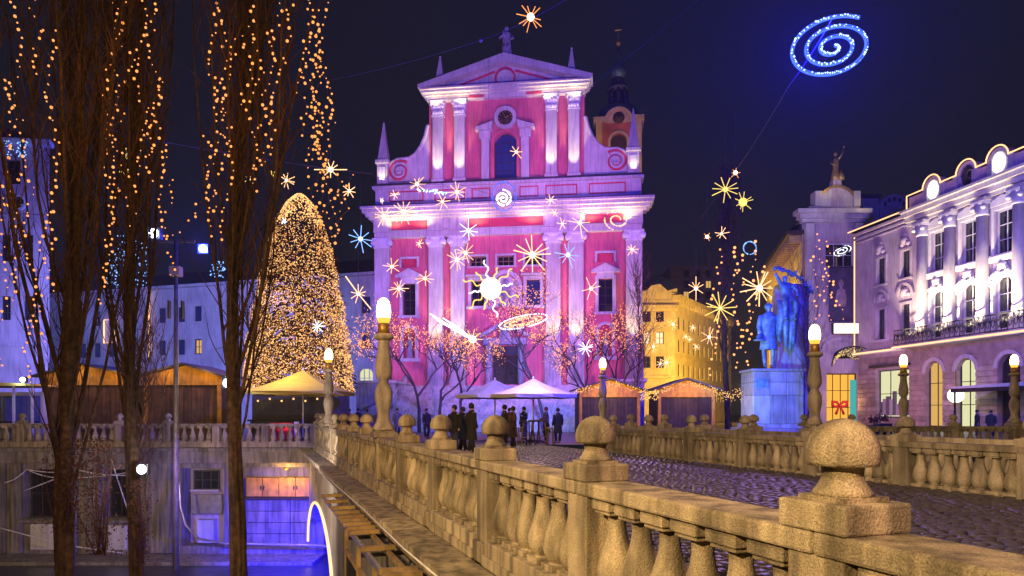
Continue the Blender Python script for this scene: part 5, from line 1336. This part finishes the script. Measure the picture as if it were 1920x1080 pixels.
def umbrella(label, px, Y, top, edge, half, mat, sides=8, squash=1.0, group='open cafe umbrellas'):
    k = Y/FPX; zt = CZ+(HY-top)*k; ze = CZ+(HY-edge)*k; R_ = half*k/math.cos(math.pi/sides)
    t = thing('cafe_umbrella', label, 'umbrella', (P(px,0,Y).x,Y,0), 0, group)
    for i in range(sides):
        a0, a1 = 2*math.pi*(i+.5)/sides, 2*math.pi*(i+1.5)/sides
        mb = MB(); rows = []
        for f in (0.02,.35,.7,1.0):
            sg = .10*math.sin(f*math.pi)
            rows.append((R_*f, zt-(zt-ze)*f - sg))
        vs = []; fs = []
        for rr, z in rows: vs += [(rr*math.cos(a0), rr*math.sin(a0), z), (rr*.985*math.cos((a0+a1)/2)*math.cos((a1-a0)/2)**.5, rr*.985*math.sin((a0+a1)/2)*math.cos((a1-a0)/2)**.5, z-.02), (rr*math.cos(a1), rr*math.sin(a1), z)]
        rr = R_*1.0; z = ze-.16; vs += [(rr*math.cos(a0), rr*math.sin(a0), z), (rr*math.cos((a0+a1)/2)*math.cos((a1-a0)/2), rr*math.sin((a0+a1)/2)*math.cos((a1-a0)/2), z-.03), (rr*math.cos(a1), rr*math.sin(a1), z)]
        for j in range(4):
            for q in range(2): fs.append((j*3+q, j*3+q+1, j*3+q+4, j*3+q+3))
        mb.add(vs, fs); o = mb.build('canopy_panel', mat, t)
        o.modifiers.new('solid','SOLIDIFY').thickness = .012
        mb = MB(); mb.tube([(0,0,zt-.35),(R_*.96*math.cos(a0),R_*.96*math.sin(a0),ze-.02)],.018,4); mb.build('rib', M['frame_white'], t)
    MB().lathe([(.04,0),(.04,zt+.02)],10).build('pole', M['frame_white'], t); MB().lathe([(.05,zt),(.06,zt+.06),(.01,zt+.14)],8).build('finial', M['frame_white'], t)
    MB().box(-.4,.4,-.4,.4,0,.1).build('base', M['iron'], t, bevel=.02)
    return t
umbrella('pale cafe umbrella further from the stalls', 928, 38, 712, 741, 70, M['canvas'])
umbrella('pale cafe umbrella nearest the small stone lamp', 1000, 35, 710, 740, 78, M['canvas'])
umbrella('large yellow square umbrella in front of the lit fir', 568, 38, 694, 735, 80, M['canvas_yellow'], 4)
point((P(568,0,38).x-.6,36.0,4.9), 420, (1.0,.75,.25), .4, 'umbrella_fill'); point((P(990,0,36).x,32.6,4.6), 620, (1.0,.66,.56), .4, 'umbrella_fill')  # unseen point lights added above the canopies to brighten them
def bar_table(label, px, Y, h=1.08):
    t = thing('bar_table', label, 'table', (P(px,0,Y).x,Y,0), rnd.uniform(0,1), 'high bar tables under the umbrella')
    MB().lathe([(.36,h-.04),(.38,h-.02),(.38,h),(.36,h+.005)],20).build('top', M['wood_dark'], t)
    for k in range(4):
        a = k*math.pi/2+.4; mb = MB(); mb.tube([(.2*math.cos(a),.2*math.sin(a),h-.04),(.33*math.cos(a),.33*math.sin(a),0)],.03,6); mb.build('leg', M['timber'] if k%2 else M['wood_dark'], t)
    mb = MB(); mb.tube([(.27*math.cos(a),.27*math.sin(a),.35) for a in np.linspace(0,6.28,13)[:-1]],.015,5,closed=True); mb.build('foot_ring', M['steel'], t)
bar_table('dark high bar table nearest the ball finials', 990, 31); bar_table('high bar table with pale legs nearer the stone lamp', 1016, 32.5); bar_table('high bar table deepest under the umbrella', 1004, 35.5)
def stool(label, px, Y):
    t = thing('bar_stool', label, 'stool', (P(px,0,Y).x,Y,0), rnd.uniform(0,1), 'bar stools under the umbrella')
    MB().lathe([(.17,.72),(.19,.74),(.18,.78)],14).build('seat', M['timber'], t)
    for k in range(4):
        a = k*math.pi/2+.4; mb = MB(); mb.tube([(.11*math.cos(a),.11*math.sin(a),.72),(.20*math.cos(a),.20*math.sin(a),0)],.022,6); mb.build('leg', M['timber'], t)
stool('pale wooden bar stool nearest the stone lamp', 1032, 31.6); stool('pale wooden bar stool close to the dark table', 972, 31.8)
# red chairs and a white board seen between the quay balusters
for i, px in enumerate((516, 531, 545)):
    t = thing('red_chair', 'red plastic chair behind the quay balustrade, %s from the poplar' % ORD[i], 'chair', (P(px,0,35.2).x,35.2,0), 0, 'red chairs on the quay')
    MB().box(-.2,.2,-.2,.2,.42,.47).build('seat', M['red_cloth'], t, bevel=.015); MB().box(-.2,.2,-.24,-.19,.5,.95).build('backrest', M['red_cloth'], t, bevel=.02)
    for sx in (-.17,.17):
        for sy in (-.17,.17): MB().box(sx-.02,sx+.02,sy-.02,sy+.02,0,.42).build('leg', M['red_cloth'], t)
point((P(530,0,34.6).x,34.75,.75), 5, (1,.3,.25), .1, 'red_chair_glow')  # small red point light on the chairs, no source modelled
t = thing('menu_board','narrow white board standing behind the quay balustrade','board',(P(556,0,35).x,35,0))
MB().box(-.12,.12,-.02,.02,.05,1.0).build('panel', M['frame_white'], t); MB().box(-.14,.14,-.03,.03,0,.05).build('foot', M['iron'], t)
for i, (px, w_, h) in enumerate(((1640,.8,.8),(1655,.7,.9))):
    t = thing('planter', 'dark planter box before the lit shop window, %s' % ('smaller' if i else 'wider'), 'planter', (P(px,0,36).x,36,0), 0, 'planters before the palace')
    MB().box(-w_/2,w_/2,-.3,.3,0,h).build('box', M['iron'], t, bevel=.02); mb = MB()
    for q in range(60): a = rvec(rnd,.16); mb.add([(a.x-.06,a.y,h+.1+abs(a.z)),(a.x+.05,a.y+.04,h+.1+abs(a.z)),(a.x,a.y,h+.24+abs(a.z))],[(0,1,2)])
    mb.build('foliage', M['leaf_dry'], t, kind='stuff')

# ================================================================== monument
MY = 43.0; mk = MY/FPX
mx = lambda px: (px-1447)*mk; mz = lambda py: CZ+(HY-py)*mk
mon = thing('monument', 'blue lit monument: standing bronze man before a seated muse on a rock', 'monument', (P(1447,0,MY).x,MY,0))
SP_ = M['stone_pale']
for i in range(3): MB().box(mx(1380)+i*.35,mx(1530)-i*.35,-2.2+i*.35,2.6-i*.35,i*.26,(i+1)*.26-.003).build('step', SP_, mon, bevel=.03)
for j, (a, c) in enumerate(((mx(1401),mx(1432)),(mx(1432)+.01,mx(1462)),(mx(1462)+.01,mx(1493)))):
    for q, (z0, z1) in enumerate(((.78,mz(742)),(mz(742)+.01,mz(718)),(mz(718)+.01,mz(698)))):
        MB().box(a,c,-1.1-.02*((j+q)%2),1.2,z0,z1).build('pedestal_block', SP_, mon, bevel=.03)
MB().box(mx(1398),mx(1496),-1.25,1.3,mz(698)+.003,mz(693)).build('pedestal_cap', SP_, mon, bevel=.04)
mb = MB(); mb.box(mx(1405),mx(1428),-1.16,-1.13,mz(728),mz(712)); mb.build('plaque', M['bronze'], mon)
# rock pillar, rough
r = random.Random(6); mb = MB(); rows = 22; cols_ = 26; vs = []; fs = []
for i in range(rows):
    f = i/(rows-1); z = .78 + (mz(532)-.78)*f; rad = 1.70 - .55*f + .12*math.sin(f*9)
    cxr = mx(1496)-.15*f
    for j in range(cols_):
        a = 2*math.pi*j/cols_; q = rad*(1+.10*math.sin(a*5+f*3)+.08*math.sin(a*9-f*7)+r.uniform(-.04,.04))
        vs.append((cxr+q*math.cos(a)*.78, .9+q*math.sin(a)*.8, z+r.uniform(-.04,.04)))
for i in range(rows-1):
    for j in range(cols_): j2=(j+1)%cols_; fs.append((i*cols_+j,i*cols_+j2,(i+1)*cols_+j2,(i+1)*cols_+j))
fs.append([(rows-1)*cols_+j for j in range(cols_)])
mb.add(vs,fs,True); mb.build('rock', SP_, mon)

def skin_body(name, joints, edges, radii, mat, parent, loc=(0,0,0), root=0, sub=2):
    me = bpy.data.meshes.new(name); me.from_pydata(joints, edges, []); me.materials.append(mat); me.update()
    o = bpy.data.objects.new(name, me); COL.objects.link(o); o.parent = parent; o.location = loc
    m = o.modifiers.new('skin','SKIN'); m.use_smooth_shade = True
    for i, rr in enumerate(radii):
        d = me.skin_vertices[0].data[i]; d.radius = rr if isinstance(rr, tuple) else (rr, rr); d.use_root = (i == root)
    o.modifiers.new('sub','SUBSURF').levels = sub; o.modifiers['sub'].render_levels = sub
    return o
def figure_rig(h=1.75, arms='down', stride=.06, lean=0.0):
    s = h/1.75
    J = [(0,0,.95),(0,0,1.12),(0,lean*.3,1.32),(0,lean*.5,1.46),(0,lean*.6-.01,1.54),(0,lean*.6-.025,1.63),(0,lean*.6-.02,1.73)]
    Ed = [(0,1),(1,2),(2,3),(3,4),(4,5),(5,6)]
    Rr = [(.145,.10),(.135,.095),(.165,.105),(.075,.07),(.052,.055),(.082,.098),(.05,.06)]
    for sgn in (-1,1):
        b = len(J)
        if arms == 'front': A = [(sgn*.185,lean*.4,1.42),(sgn*.25,-.05,1.18),(sgn*.14,-.27,1.16),(sgn*.08,-.35,1.19)]
        elif arms == 'one' and sgn > 0: A = [(sgn*.185,lean*.4,1.42),(sgn*.27,-.04,1.19),(sgn*.20,-.26,1.30),(sgn*.17,-.33,1.36)]
        else: A = [(sgn*.185,lean*.4,1.42),(sgn*.245,.02,1.15),(sgn*.25,-.05,.91),(sgn*.24,-.07,.82)]
        J += A; Ed += [(2,b),(b,b+1),(b+1,b+2),(b+2,b+3)]; Rr += [.062,.045,.034,(.042,.03)]
        b = len(J); J += [(sgn*.10,0,.90),(sgn*.105,-sgn*stride,.50),(sgn*.11,sgn*stride*.6,.09),(sgn*.115,sgn*stride*.6-.14,.04)]
        Ed += [(0,b),(b,b+1),(b+1,b+2),(b+2,b+3)]; Rr += [(.095,.10),.062,.042,(.045,.035)]
    return [tuple(c*s for c in j) for j in J], Ed, [tuple(x*s for x in q) if isinstance(q, tuple) else q*s for q in Rr]
def coat_mesh(s, hem=.55, arms='down', lean=0.0, flare=1.0):
    mb = MB()
    def lof(rows, n=16):
        vs = []; fs = []
        for x, y, z, rx, ry in rows:
            for k in range(n): a = 2*math.pi*k/n; vs.append(((x+rx*math.cos(a))*s,(y+ry*math.sin(a))*s,z*s))
        for i in range(len(rows)-1):
            for k in range(n): k2=(k+1)%n; fs.append((i*n+k,i*n+k2,(i+1)*n+k2,(i+1)*n+k))
        fs.append([(len(rows)-1)*n+k for k in range(n)])
        mb.add(vs,fs,True)
    lof([(0,.0,hem,.235*flare,.185*flare),(0,0,hem+.18,.215,.165),(0,0,.95,.19,.145),(0,lean*.1,1.10,.182,.135),(0,lean*.3,1.28,.215,.145),(0,lean*.4,1.40,.205,.125),(0,lean*.5,1.46,.13,.10),(0,lean*.55,1.52,.085,.085)])
    J, Ed, Rr = figure_rig(1.75*s, arms, .06, lean)
    for sgn in (0,1):
        b = 7 + sgn*8; p = [Vector(J[b]),Vector(J[b]).lerp(Vector(J[b+1]),.5),Vector(J[b+1]),Vector(J[b+1]).lerp(Vector(J[b+2]),.5),Vector(J[b+2])]
        mb.tube(p, [.082*s,.076*s,.068*s,.062*s,.058*s], 8)
    return mb
def person(label, loc, rz, h, coat, trousers=1, arms='down', hat=None, hem=.55, group='people on the square'):
    t = thing('person', label, 'person', loc, rz, group); s = h/1.75
    J, Ed, Rr = figure_rig(h, arms); skin_body('body', J, Ed, Rr, M['skin'], t, sub=1)
    coat_mesh(s, hem, arms).build('coat', M['coat%d' % coat], t)
    mb = MB()
    for sgn in (0,1):
        b = 11 + sgn*8; mb.tube([Vector(J[b]),Vector(J[b+1]),Vector(J[b+2])+Vector((0,0,.03*s))],[.105*s,.082*s,.072*s],8)
    mb.build('trousers', M['coat%d' % trousers], t)
    for sgn in (0,1):
        b = 11 + sgn*8; p = Vector(J[b+2]); MB().ball((p.x,p.y-.06*s,.045*s),.055*s,8,6,sz=.8,M=Matrix.Translation((0,p.y,0)) @ Matrix.Diagonal((1,2.1,1,1)) @ Matrix.Translation((0,-p.y,0))).build('shoe', M['hair'], t)
    hm = MB(); hm.ball((0,.005*s,1.665*s),.103*s,12,8,sz=1.05); hm.build('hair', M['hair'] if hat is None else M['coat%d' % hat], t)
    return t
PPL = [(852,24.6,1.72,0,'down',None,'person in a black coat standing closest behind the third ball finial'),
       (868,25.4,1.66,2,'front',2,'person in a dark blue coat and cap beside the black coated one'),
       (884,24.2,1.78,1,'down',None,'tall person in a charcoal coat in the middle of the nearest group'),
       (946,26.5,1.75,1,'down',0,'person in a dark coat and cap just behind the second ball finial'),
       (962,27.5,1.70,3,'front',None,'person in a brown coat at the edge of the nearest group'),
       (982,34.0,1.74,0,'one',None,'person in black standing at the dark bar table'),
       (1024,33.5,1.72,3,'front',4,'person in a brown coat and red cap by the pale legged bar table'),
       (1046,33.0,1.68,0,'down',None,'person in black between bar table and small stone lamp'),
       (955,37.5,1.70,4,'down',None,'person in a red coat under the pale umbrella'),
       (800,39.0,1.70,1,'down',None,'person in charcoal walking between the tall lamp and the crowd'),
       (745,44.0,1.72,5,'down',None,'person in a grey coat beside the tall stone lamp'),
       (655,42.0,1.70,4,'one',None,'person in a red jacket behind the row of small ball finials'),
       (672,44.0,1.74,0,'down',None,'person in black behind the row of small ball finials'),
       (688,41.0,1.64,5,'front',None,'person in a grey jacket behind the tall stone lamp base'),
       (1832,40.0,1.62,0,'down',None,'dark coated person before the palace doorway, nearer the globe lamp'),
       (1858,40.4,1.60,1,'down',None,'dark coated person before the palace doorway, nearer the awning')]
for i, (px, Y, h, c, arms, hat, lb) in enumerate(PPL):
    person(lb, (P(px,0,Y).x, Y, 0), rnd.uniform(-3,3), h, c, 1 if c else 2, arms, hat, .5 if i % 3 else .78)

# the bronze man
J, Ed, Rr = figure_rig(4.05, 'down', .05)
st_ = Vector((mx(1437), -.35, mz(693)))
skin_body('bronze_man', J, Ed, Rr, M['bronze'], mon, st_, sub=2)
cm = coat_mesh(4.05/1.75, .52, 'down', 0, 1.0); cm.ball((0,.02,1.665*4.05/1.75),.105*4.05/1.75,12,8); cm.build('bronze_coat', M['bronze'], mon, st_)
mb = MB(); s_ = 4.05/1.75; mb.lathe([(.02,0),(.16*s_,.01*s_),(.16*s_,.03*s_),(.09*s_,.04*s_),(.085*s_,.15*s_),(.01,.155*s_)],14,(-.27*s_,-.1*s_,.74*s_)); mb.build('bronze_hat', M['bronze'], mon, st_)
# the seated muse with drapery and a raised branch
u0, zb = mx(1474), mz(572)
Jm0 = [(u0,.5,zb+.25),(u0-.05,.45,zb+.75),(u0-.12,.38,zb+1.15),(u0-.15,.33,zb+1.38),(u0-.2,.26,zb+1.6),(u0-.22,.24,zb+1.78),
      (u0-.45,.2,zb+1.2),(u0-.75,-.1,zb+1.5),(u0-.98,-.2,zb+1.85),(u0+.25,.4,zb+1.2),(u0+.5,.1,zb+.85),(u0+.45,-.1,zb+.45),
      (u0-.25,.1,zb+.2),(u0-.45,-.45,zb+.0),(u0-.45,-.5,zb-.9),(u0-.5,-.7,zb-1.0),(u0+.25,.1,zb+.2),(u0+.2,-.5,zb-.05),(u0+.1,-.55,zb-.95),(u0+.1,-.75,zb-1.05)]
Jm = [(x, y-.55, z) for x, y, z in Jm0]
Em = [(0,1),(1,2),(2,3),(3,4),(4,5),(2,6),(6,7),(7,8),(2,9),(9,10),(10,11),(0,12),(12,13),(13,14),(14,15),(0,16),(16,17),(17,18),(18,19)]
Rm = [.36,.28,.32,.12,.19,.12,.14,.11,.08,.14,.11,.08,.24,.18,.12,.09,.24,.18,.12,.09]
skin_body('muse', Jm, Em, Rm, M['bronze'], mon, sub=2)
mb = MB(); r = random.Random(9)
for k in range(9):
    a = Vector((u0+r.uniform(-.6,.3), r.uniform(-.6,-.2), zb+r.uniform(-.1,.4))); b_ = a + Vector((r.uniform(-.1,.2), -r.uniform(.0,.2), -r.uniform(1.4,3.0)))
    mb.tube([a, a.lerp(b_,.5)+Vector((r.uniform(-.12,.12),-.15,0)), b_], [.20,.20,.10], 8)
mb.build('drapery', M['bronze'], mon)
mb = MB(); br = [Vector((mx(1448),-.25,mz(503))),Vector((mx(1468),-.2,mz(508))),Vector((mx(1490),-.1,mz(516))),Vector((mx(1508),0,mz(528))),Vector((mx(1522),.1,mz(548)))]
mb.tube(br,[.05,.08,.09,.08,.04],7); mb.build('branch', M['bronze'], mon)
mb = MB()
for k in range(150):
    f = r.uniform(0,3.99); i0 = int(f); c = br[i0].lerp(br[i0+1], f-i0) + rvec(r,.10); d = (rvec(r,1)+Vector((.3,0,-.3))).normalized()*r.uniform(.14,.26); e = d.cross(rvec(r,1)).normalized()*.07
    mb.add([c-d*.5, c+e, c+d*.5, c-e],[(0,1,2,3)])
mb.build('branch_leaves', M['bronze'], mon, kind='stuff')

# ================================================================== hanging light decorations
def rod_mesh(mat, name='ray'):
    mb = MB(); mb.tube([(0,0,.06),(0,0,1)], .028, 5)
    for k in range(5): mb.bulb((0,0,.2+.2*k), .034)
    return mb.mesh(name, mat)
RODS = {k: rod_mesh(E[k]) for k in ('star_warm','star_yellow','star_white','star_blue','bulb')}
HANG = MB().tube([(0,0,.1),(0,0,1)], .007, 4).mesh('hanger', M['wire'])
COREM = {k: MB().ball((0,0,0), 1, 10, 6).mesh('core', E[k]) for k in ('star_core','star_white','star_warm','star_yellow')}
def star(label, px, py, rpx, Y, mat='star_warm', n=10, core='star_core', seed=0, uneven=.35, cr=.16, rays=None, cat='star light'):
    c = P(px, py, Y); k = Y/FPX; r = random.Random(seed or int(px*3+py))
    t = thing('star_light', label, cat, c, 0, 'hanging star lights over the square')
    inst('core', COREM[core], t, scale=(rpx*k*cr,)*3)
    inst('hanger', HANG, t, scale=(1,1,r.uniform(1.2,4.0)))
    for i in range(n):
        if rays: a, L_ = rays[i]
        else: a = 2*math.pi*(i+r.uniform(-.3,.3))/n; L_ = 1-uneven*r.random()
        o = inst('ray', RODS[mat], t); y = r.uniform(-.5,.5) if not rays else 0
        d = Vector((math.cos(a), y, math.sin(a))).normalized(); o.rotation_euler = d.to_track_quat('Z','Y').to_euler()
        s = rpx*k*L_*math.hypot(1,y); o.scale = (max(.7,s),max(.7,s),s)
    return t
star('burst of orange light bulbs topmost above the church roof', 995, 32, 28, 36, 'bulb', 11, cr=.25)
star('warm star with long sideways rays by the poplar light cluster', 620, 318, 30, 34, n=9, rays=[(0,1),(math.pi,1),(.6,.5),(1.2,.55),(1.9,.5),(2.5,.5),(3.9,.5),(4.7,.5),(5.5,.5)])
star('small warm star at the edge of the poplar light cluster', 655, 358, 16, 36, n=8)
star('small white star right above the fir top', 537, 338, 16, 36, n=9)
star('small warm star between the third poplar and the fir top', 470, 337, 11, 36, n=7)
star('tall narrow yellow star on the slim poplar', 237, 322, 36, 26, 'star_yellow', 8, 'star_yellow', rays=[(1.57,1.2),(4.71,.9),(0,.4),(3.14,.45),(.8,.35),(2.3,.35),(3.9,.3),(5.5,.4)])
star('pair of yellow bulbs behind the third poplar', 513, 326, 9, 30, 'star_yellow', 5, 'star_yellow', cr=.5)
star('icy blue star beside the church corner above the roof', 676, 448, 26, 40, 'star_blue', 9, 'star_white')
star('warm star with one long slanting tail before the pale building', 672, 551, 20, 38, n=9, rays=[(2.2,2.0),(5.4,1.8),(.3,.7),(1.0,.8),(1.6,.9),(2.9,.7),(3.7,.8),(4.4,.9),(6.0,.6)])
star('small white star shining on the fir side', 595, 612, 16, 40, 'star_white', 9, 'star_white')
star('small white star near the fir top', 533, 415, 7, 40, 'star_white', 6, 'star_white', cr=.45)
star('warm star by the scroll of the church gable', 782, 345, 20, 42, n=9)
star('warm star at the end of the blue light streak', 857, 360, 19, 42, n=10)
star('warm star hanging just under the blue light streak', 830, 378, 15, 42, n=7)
star('largest warm burst over the cornice near the fir', 757, 397, 26, 42, n=12)
star('warm burst at the outermost cornice end nearest the fir', 720, 405, 22, 43, n=11)
star('faint warm star over the attic ledge', 740, 365, 11, 44, n=7)
star('tiny warm star on the attic corner', 716, 376, 6, 44, n=5, cr=.4)
star('small orange star across the arched church window', 968, 285, 14, 42, n=6)
star('small warm star between attic panels', 1032, 375, 12, 42, n=7)
star('tiny warm star on the church cornice middle', 1040, 399, 9, 42, n=6)
star('white star with pink rays under the cornice', 878, 432, 22, 42, 'star_white', 8, 'star_white')
star('warm star lower of the overlapping pair', 857, 487, 22, 42, n=11)
star('warm star upper of the overlapping pair', 873, 474, 20, 43, n=9)
star('biggest warm spiky star right of the sun decoration', 998, 478, 38, 41, n=12, uneven=.25)
star('blue white star over the paired pilasters', 1065, 478, 26, 42, 'star_blue', 9, 'star_white')
star('blue centred star with warm rays under the cornice end', 1087, 418, 24, 42, n=8, core='star_white')
star('small warm star left of the blue centred one', 1054, 420, 12, 42, n=6)
star('small warm star on the outermost church pilaster', 1185, 468, 12, 42, n=8)
star('small warm star over the red bay near the fir', 786, 457, 10, 42, n=7)
star('warm star level with the small blind panel', 735, 500, 18, 42, n=8)
star('warm cross shaped star beside the pedimented window', 797, 522, 18, 42, n=8)
star('warm star touching the pedimented window', 748, 541, 19, 42, n=11)
star('warm crooked star by the further pedimented window', 1108, 541, 22, 42, n=6)
star('white star low over the small stone lamp', 1098, 653, 18, 42, 'star_white', 10, 'star_white')
star('orange pink star before the dark tower block', 1305, 541, 22, 44, n=8, rays=[(1.57,1),(4.71,1),(.5,.7),(1.05,.6),(2.1,.6),(2.64,.7),(3.7,.7),(5.7,.7)])
star('yellow star with long arms above the monument tree', 1360, 355, 30, 44, 'star_yellow', 10, 'star_yellow')
star('yellow flower shaped light beside the long armed star', 1393, 379, 20, 44, 'star_yellow', 9, 'star_yellow', cr=.4)
star('small orange star hanging on the slanting wire', 1379, 324, 11, 44, 'bulb', 6, cr=.35)
star('small orange star left of the monument tree', 1326, 444, 10, 44, 'bulb', 5, cr=.35)
star('orange star crossing the monument tree', 1353, 438, 14, 44, n=7)
star('big orange burst right behind the bronze man', 1424, 540, 36, 45, n=13)
star('big thin rayed yellow star before the yellow house', 1350, 578, 32, 44, 'star_yellow', 12, 'star_warm', uneven=.2, cr=.1)
for i, (px, py, q) in enumerate(((1262,608,12),(1299,614,8),(1286,631,7),(1293,637,6),(1305,650,8),(1330,632,18),(1225,650,11),(1250,680,14),(1238,682,10))):
    star('small pale star before the yellow house, %s from its top' % ORD[i], px, py, q, 60, 'star_warm', 7, seed=90+i)
# blue spiral galaxy in the sky
def deco(label, pts, mat, r_, name, cat, step=.09, parent=None, jit=.0, seed=1):
    r = random.Random(seed); c = sum((Vector(p) for p in pts), Vector())/len(pts)
    t = thing(name, label, cat, c, 0, 'hanging light figures over the square')
    MB().tube([Vector(p)-c for p in pts], r_*.35, 4).build('frame', M['wire'], t)
    mb = MB(); acc = 0
    for a, b_ in zip(pts[:-1], pts[1:]):
        a = Vector(a)-c; b_ = Vector(b_)-c; L_ = (b_-a).length; n = max(1, int(L_/step))
        for k in range(n):
            if r.random() < .9: mb.octa(a.lerp(b_, k/n) + rvec(r, jit), r_*r.uniform(.7,1.25))
    mb.build('led_tube', E[mat], t, kind='stuff')
    return t, c
def spiral_pts(px, py, a_px, b_px, rot, turns, Y, n=130, start=.1, ph=0, yk=0):
    out = []
    for i in range(n):
        f = i/(n-1); a = ph + turns*2*math.pi*f; rr = start+(1-start)*f
        x, y = a_px*rr*math.cos(a), b_px*rr*math.sin(a)
        out.append(P(px + x*math.cos(rot)-y*math.sin(rot), py - x*math.sin(rot)-y*math.cos(rot), Y+yk*y*.01))
    return out
SY = 22.0
t, c = deco('large blue glowing spiral hung high in the night sky', spiral_pts(1563,88,88,58,R(17),-3.0,SY,190,.07,.75+6*math.pi), 'led_ice', .034, 'spiral_light', 'light figure', .05, jit=.016)
pts = spiral_pts(1563,88,88,58,R(17),-3.0,SY,140,.07,.75+6*math.pi); mb = MB(); mb.tube([p-c+Vector((0,.05,0)) for p in pts], .06, 5); mb.build('blue_tube', E['led_blue'], t)
sp0 = P(1563,90,SY)+Vector((0,.4,0)); spot(sp0, sp0+Vector((0,.8,.6)), 42000, (.002,.003,1.0), 178, .1, .25, 'spiral_halo_light')  # unseen blue spot added behind the spiral to light a halo in the haze
# swirl with dotted blue ring before the arched window
ring = [P(945+22*math.cos(a), 368+27*math.sin(a), 42) for a in np.linspace(0,6.28,48)]
deco('dotted blue ring round the church swirl light', ring, 'led_blue', .055, 'ring_light', 'light figure', .17)
deco('glowing warm swirl inside the dotted blue ring', spiral_pts(943,372,17,17,0,2.2,41.8,60,.1,1.0), 'star_core', .07, 'swirl_light', 'light figure', .08)
deco('warm swirl light under the far cornice end', spiral_pts(1157,412,26,20,R(-10),1.7,42,70,.25,.3), 'star_warm', .05, 'swirl_light', 'light figure', .07)
deco('blue light streak before the attic of the church', [P(782,356,42),P(800,357,42),P(815,359,42),P(838,364,42)], 'led_ice', .07, 'streak_light', 'light figure', .06, jit=.05)
deco('dotted blue ring on the monument tree', [P(1406+12*math.cos(a),465+12*math.sin(a),44) for a in np.linspace(0,6.28,30)], 'star_blue', .05, 'ring_light', 'light figure', .1)
deco('violet oval galaxy light across the corner house window', spiral_pts(1578,471,20,9,R(20),2.2,62,70,.2,0), 'star_white', .055, 'galaxy_light', 'light figure', .12)
# tilted galaxy disc and comet
for i, (a, b_, m, q) in enumerate(((46,11,'star_white',.05),(36,7,'star_warm',.05),(26,4,'star_warm',.05))):
    pts = [P(981+a*math.cos(g)*math.cos(R(12))-b_*math.sin(g)*math.sin(R(12)), 603-a*math.cos(g)*math.sin(R(12))-b_*math.sin(g)*math.cos(R(12)), 41+.5*math.sin(g)) for g in np.linspace(0,6.28,50)]
    deco(['outermost oval of the tilted galaxy light over the church door','middle oval of the tilted galaxy light over the church door','innermost oval of the tilted galaxy light over the church door'][i], pts, m, q, 'galaxy_light', 'light figure', .07)
cm_ = thing('comet_light','white comet light with a broad slanting tail over the pilaster feet','light figure',P(886,636,41),0,'hanging light figures over the square')
inst('core', COREM['star_white'], cm_, scale=(.22,.22,.22))
for i, (px, py) in enumerate(((806,588),(812,594),(818,600),(830,596))):
    mb = MB(); d = P(px,py,41)-P(886,636,41); n = 40
    mb.tube([d, d*.5+Vector((0,0,.03*(i-1.5))), Vector((0,0,0))], [.03,.08,.06], 6); mb.build('tail_tube', E['star_white'], cm_)
for i in range(9):
    a = 2*math.pi*i/9; o = inst('ray', RODS['star_warm'], cm_); o.rotation_euler = Vector((math.cos(a),.2,math.sin(a))).to_track_quat('Z','Y').to_euler(); o.scale = (.7,.7,.6)
# the sun decoration
sn = thing('sun_light','big white sun globe with wavy dotted rays in front of the church','light figure',P(920,541,40),0,'hanging light figures over the square')
MB().ball((0,0,0),.62,22,14).build('globe', em('sun_globe',(1.0,.90,.66),2.2), sn)
for i in range(12):
    a = 2*math.pi*i/12+.2; mb = MB(); L_ = 1.65 if i % 2 else 1.25; k = 0
    while k < 14:
        f = k/13; rr = .66+(L_-.66)*f; w_ = .10*math.sin(f*9)*(1 if i%2 else .4)
        mb.bulb((rr*math.cos(a)-w_*math.sin(a), .05*math.sin(k), rr*math.sin(a)+w_*math.cos(a)), .048); k += 1
    mb.build('wavy_ray', E['star_yellow'] if i%3 else E['star_white'], sn, kind='stuff')
point((0,-1.2,0), 60, (1.0,.85,.6), .4, 'sun_glow', sn)
# wires that carry them
cable('overhead wire from the poplars up to the topmost orange burst', [P(610,152,37),P(900,76,36.5),P(1060,0,36),P(1120,-40,36)], .014, M['wire'], 'overhead_wire', .15)
cable('overhead wire from the blue spiral down past the monument tree', [P(1563,30,22),P(1480,160,26),P(1385,312,44),P(1300,425,60)], .014, M['wire'], 'overhead_wire', .1)
cable('overhead wire from the thick poplar to the church scroll', [P(150,225,24),P(330,270,30),P(700,326,46)], .016, M['wire'], 'overhead_wire', .1)
cable('overhead wire past the church spire to the sky', [P(1090,175,40),P(1320,-10,40)], .012, M['wire'], 'overhead_wire', .1)
cable('overhead wire strung across the church front', [P(700,330,42),P(860,345,42),P(1060,392,42),P(1200,405,42)], .012, M['wire'], 'overhead_wire', .2)
cable('thin vertical wire above the sun decoration', [P(916,110,40),P(918,505,40)], .010, M['wire'], 'overhead_wire')
t = thing('wire_bulb','small round bulb hanging on the topmost overhead wire','bulb',P(901,76,36.5)); MB().ball((0,0,0),.1,10,8).build('bulb', M['tower_trim'], t); MB().lathe([(.03,.09),(.03,.16)],6).build('cap', M['iron'], t)

# ================================================================== haze volume added so that the lamps get a halo
mh = bpy.data.materials.new('glow_haze'); mh.use_nodes = True
nt = mh.node_tree; nt.nodes.remove(nt.nodes['Principled BSDF'])
v = nt.nodes.new('ShaderNodeVolumePrincipled'); v.inputs['Color'].default_value = (.8,.82,.9,1); v.inputs['Density'].default_value = 0.0004; v.inputs['Anisotropy'].default_value = .0
nt.links.new(v.outputs[0], nt.nodes['Material Output'].inputs['Volume'])
o = MB().box(-320,320,-220,620,-7,60).build('haze', mh, kind='stuff'); tag(o, 'thin haze added over the whole square for lamp glow', 'haze')
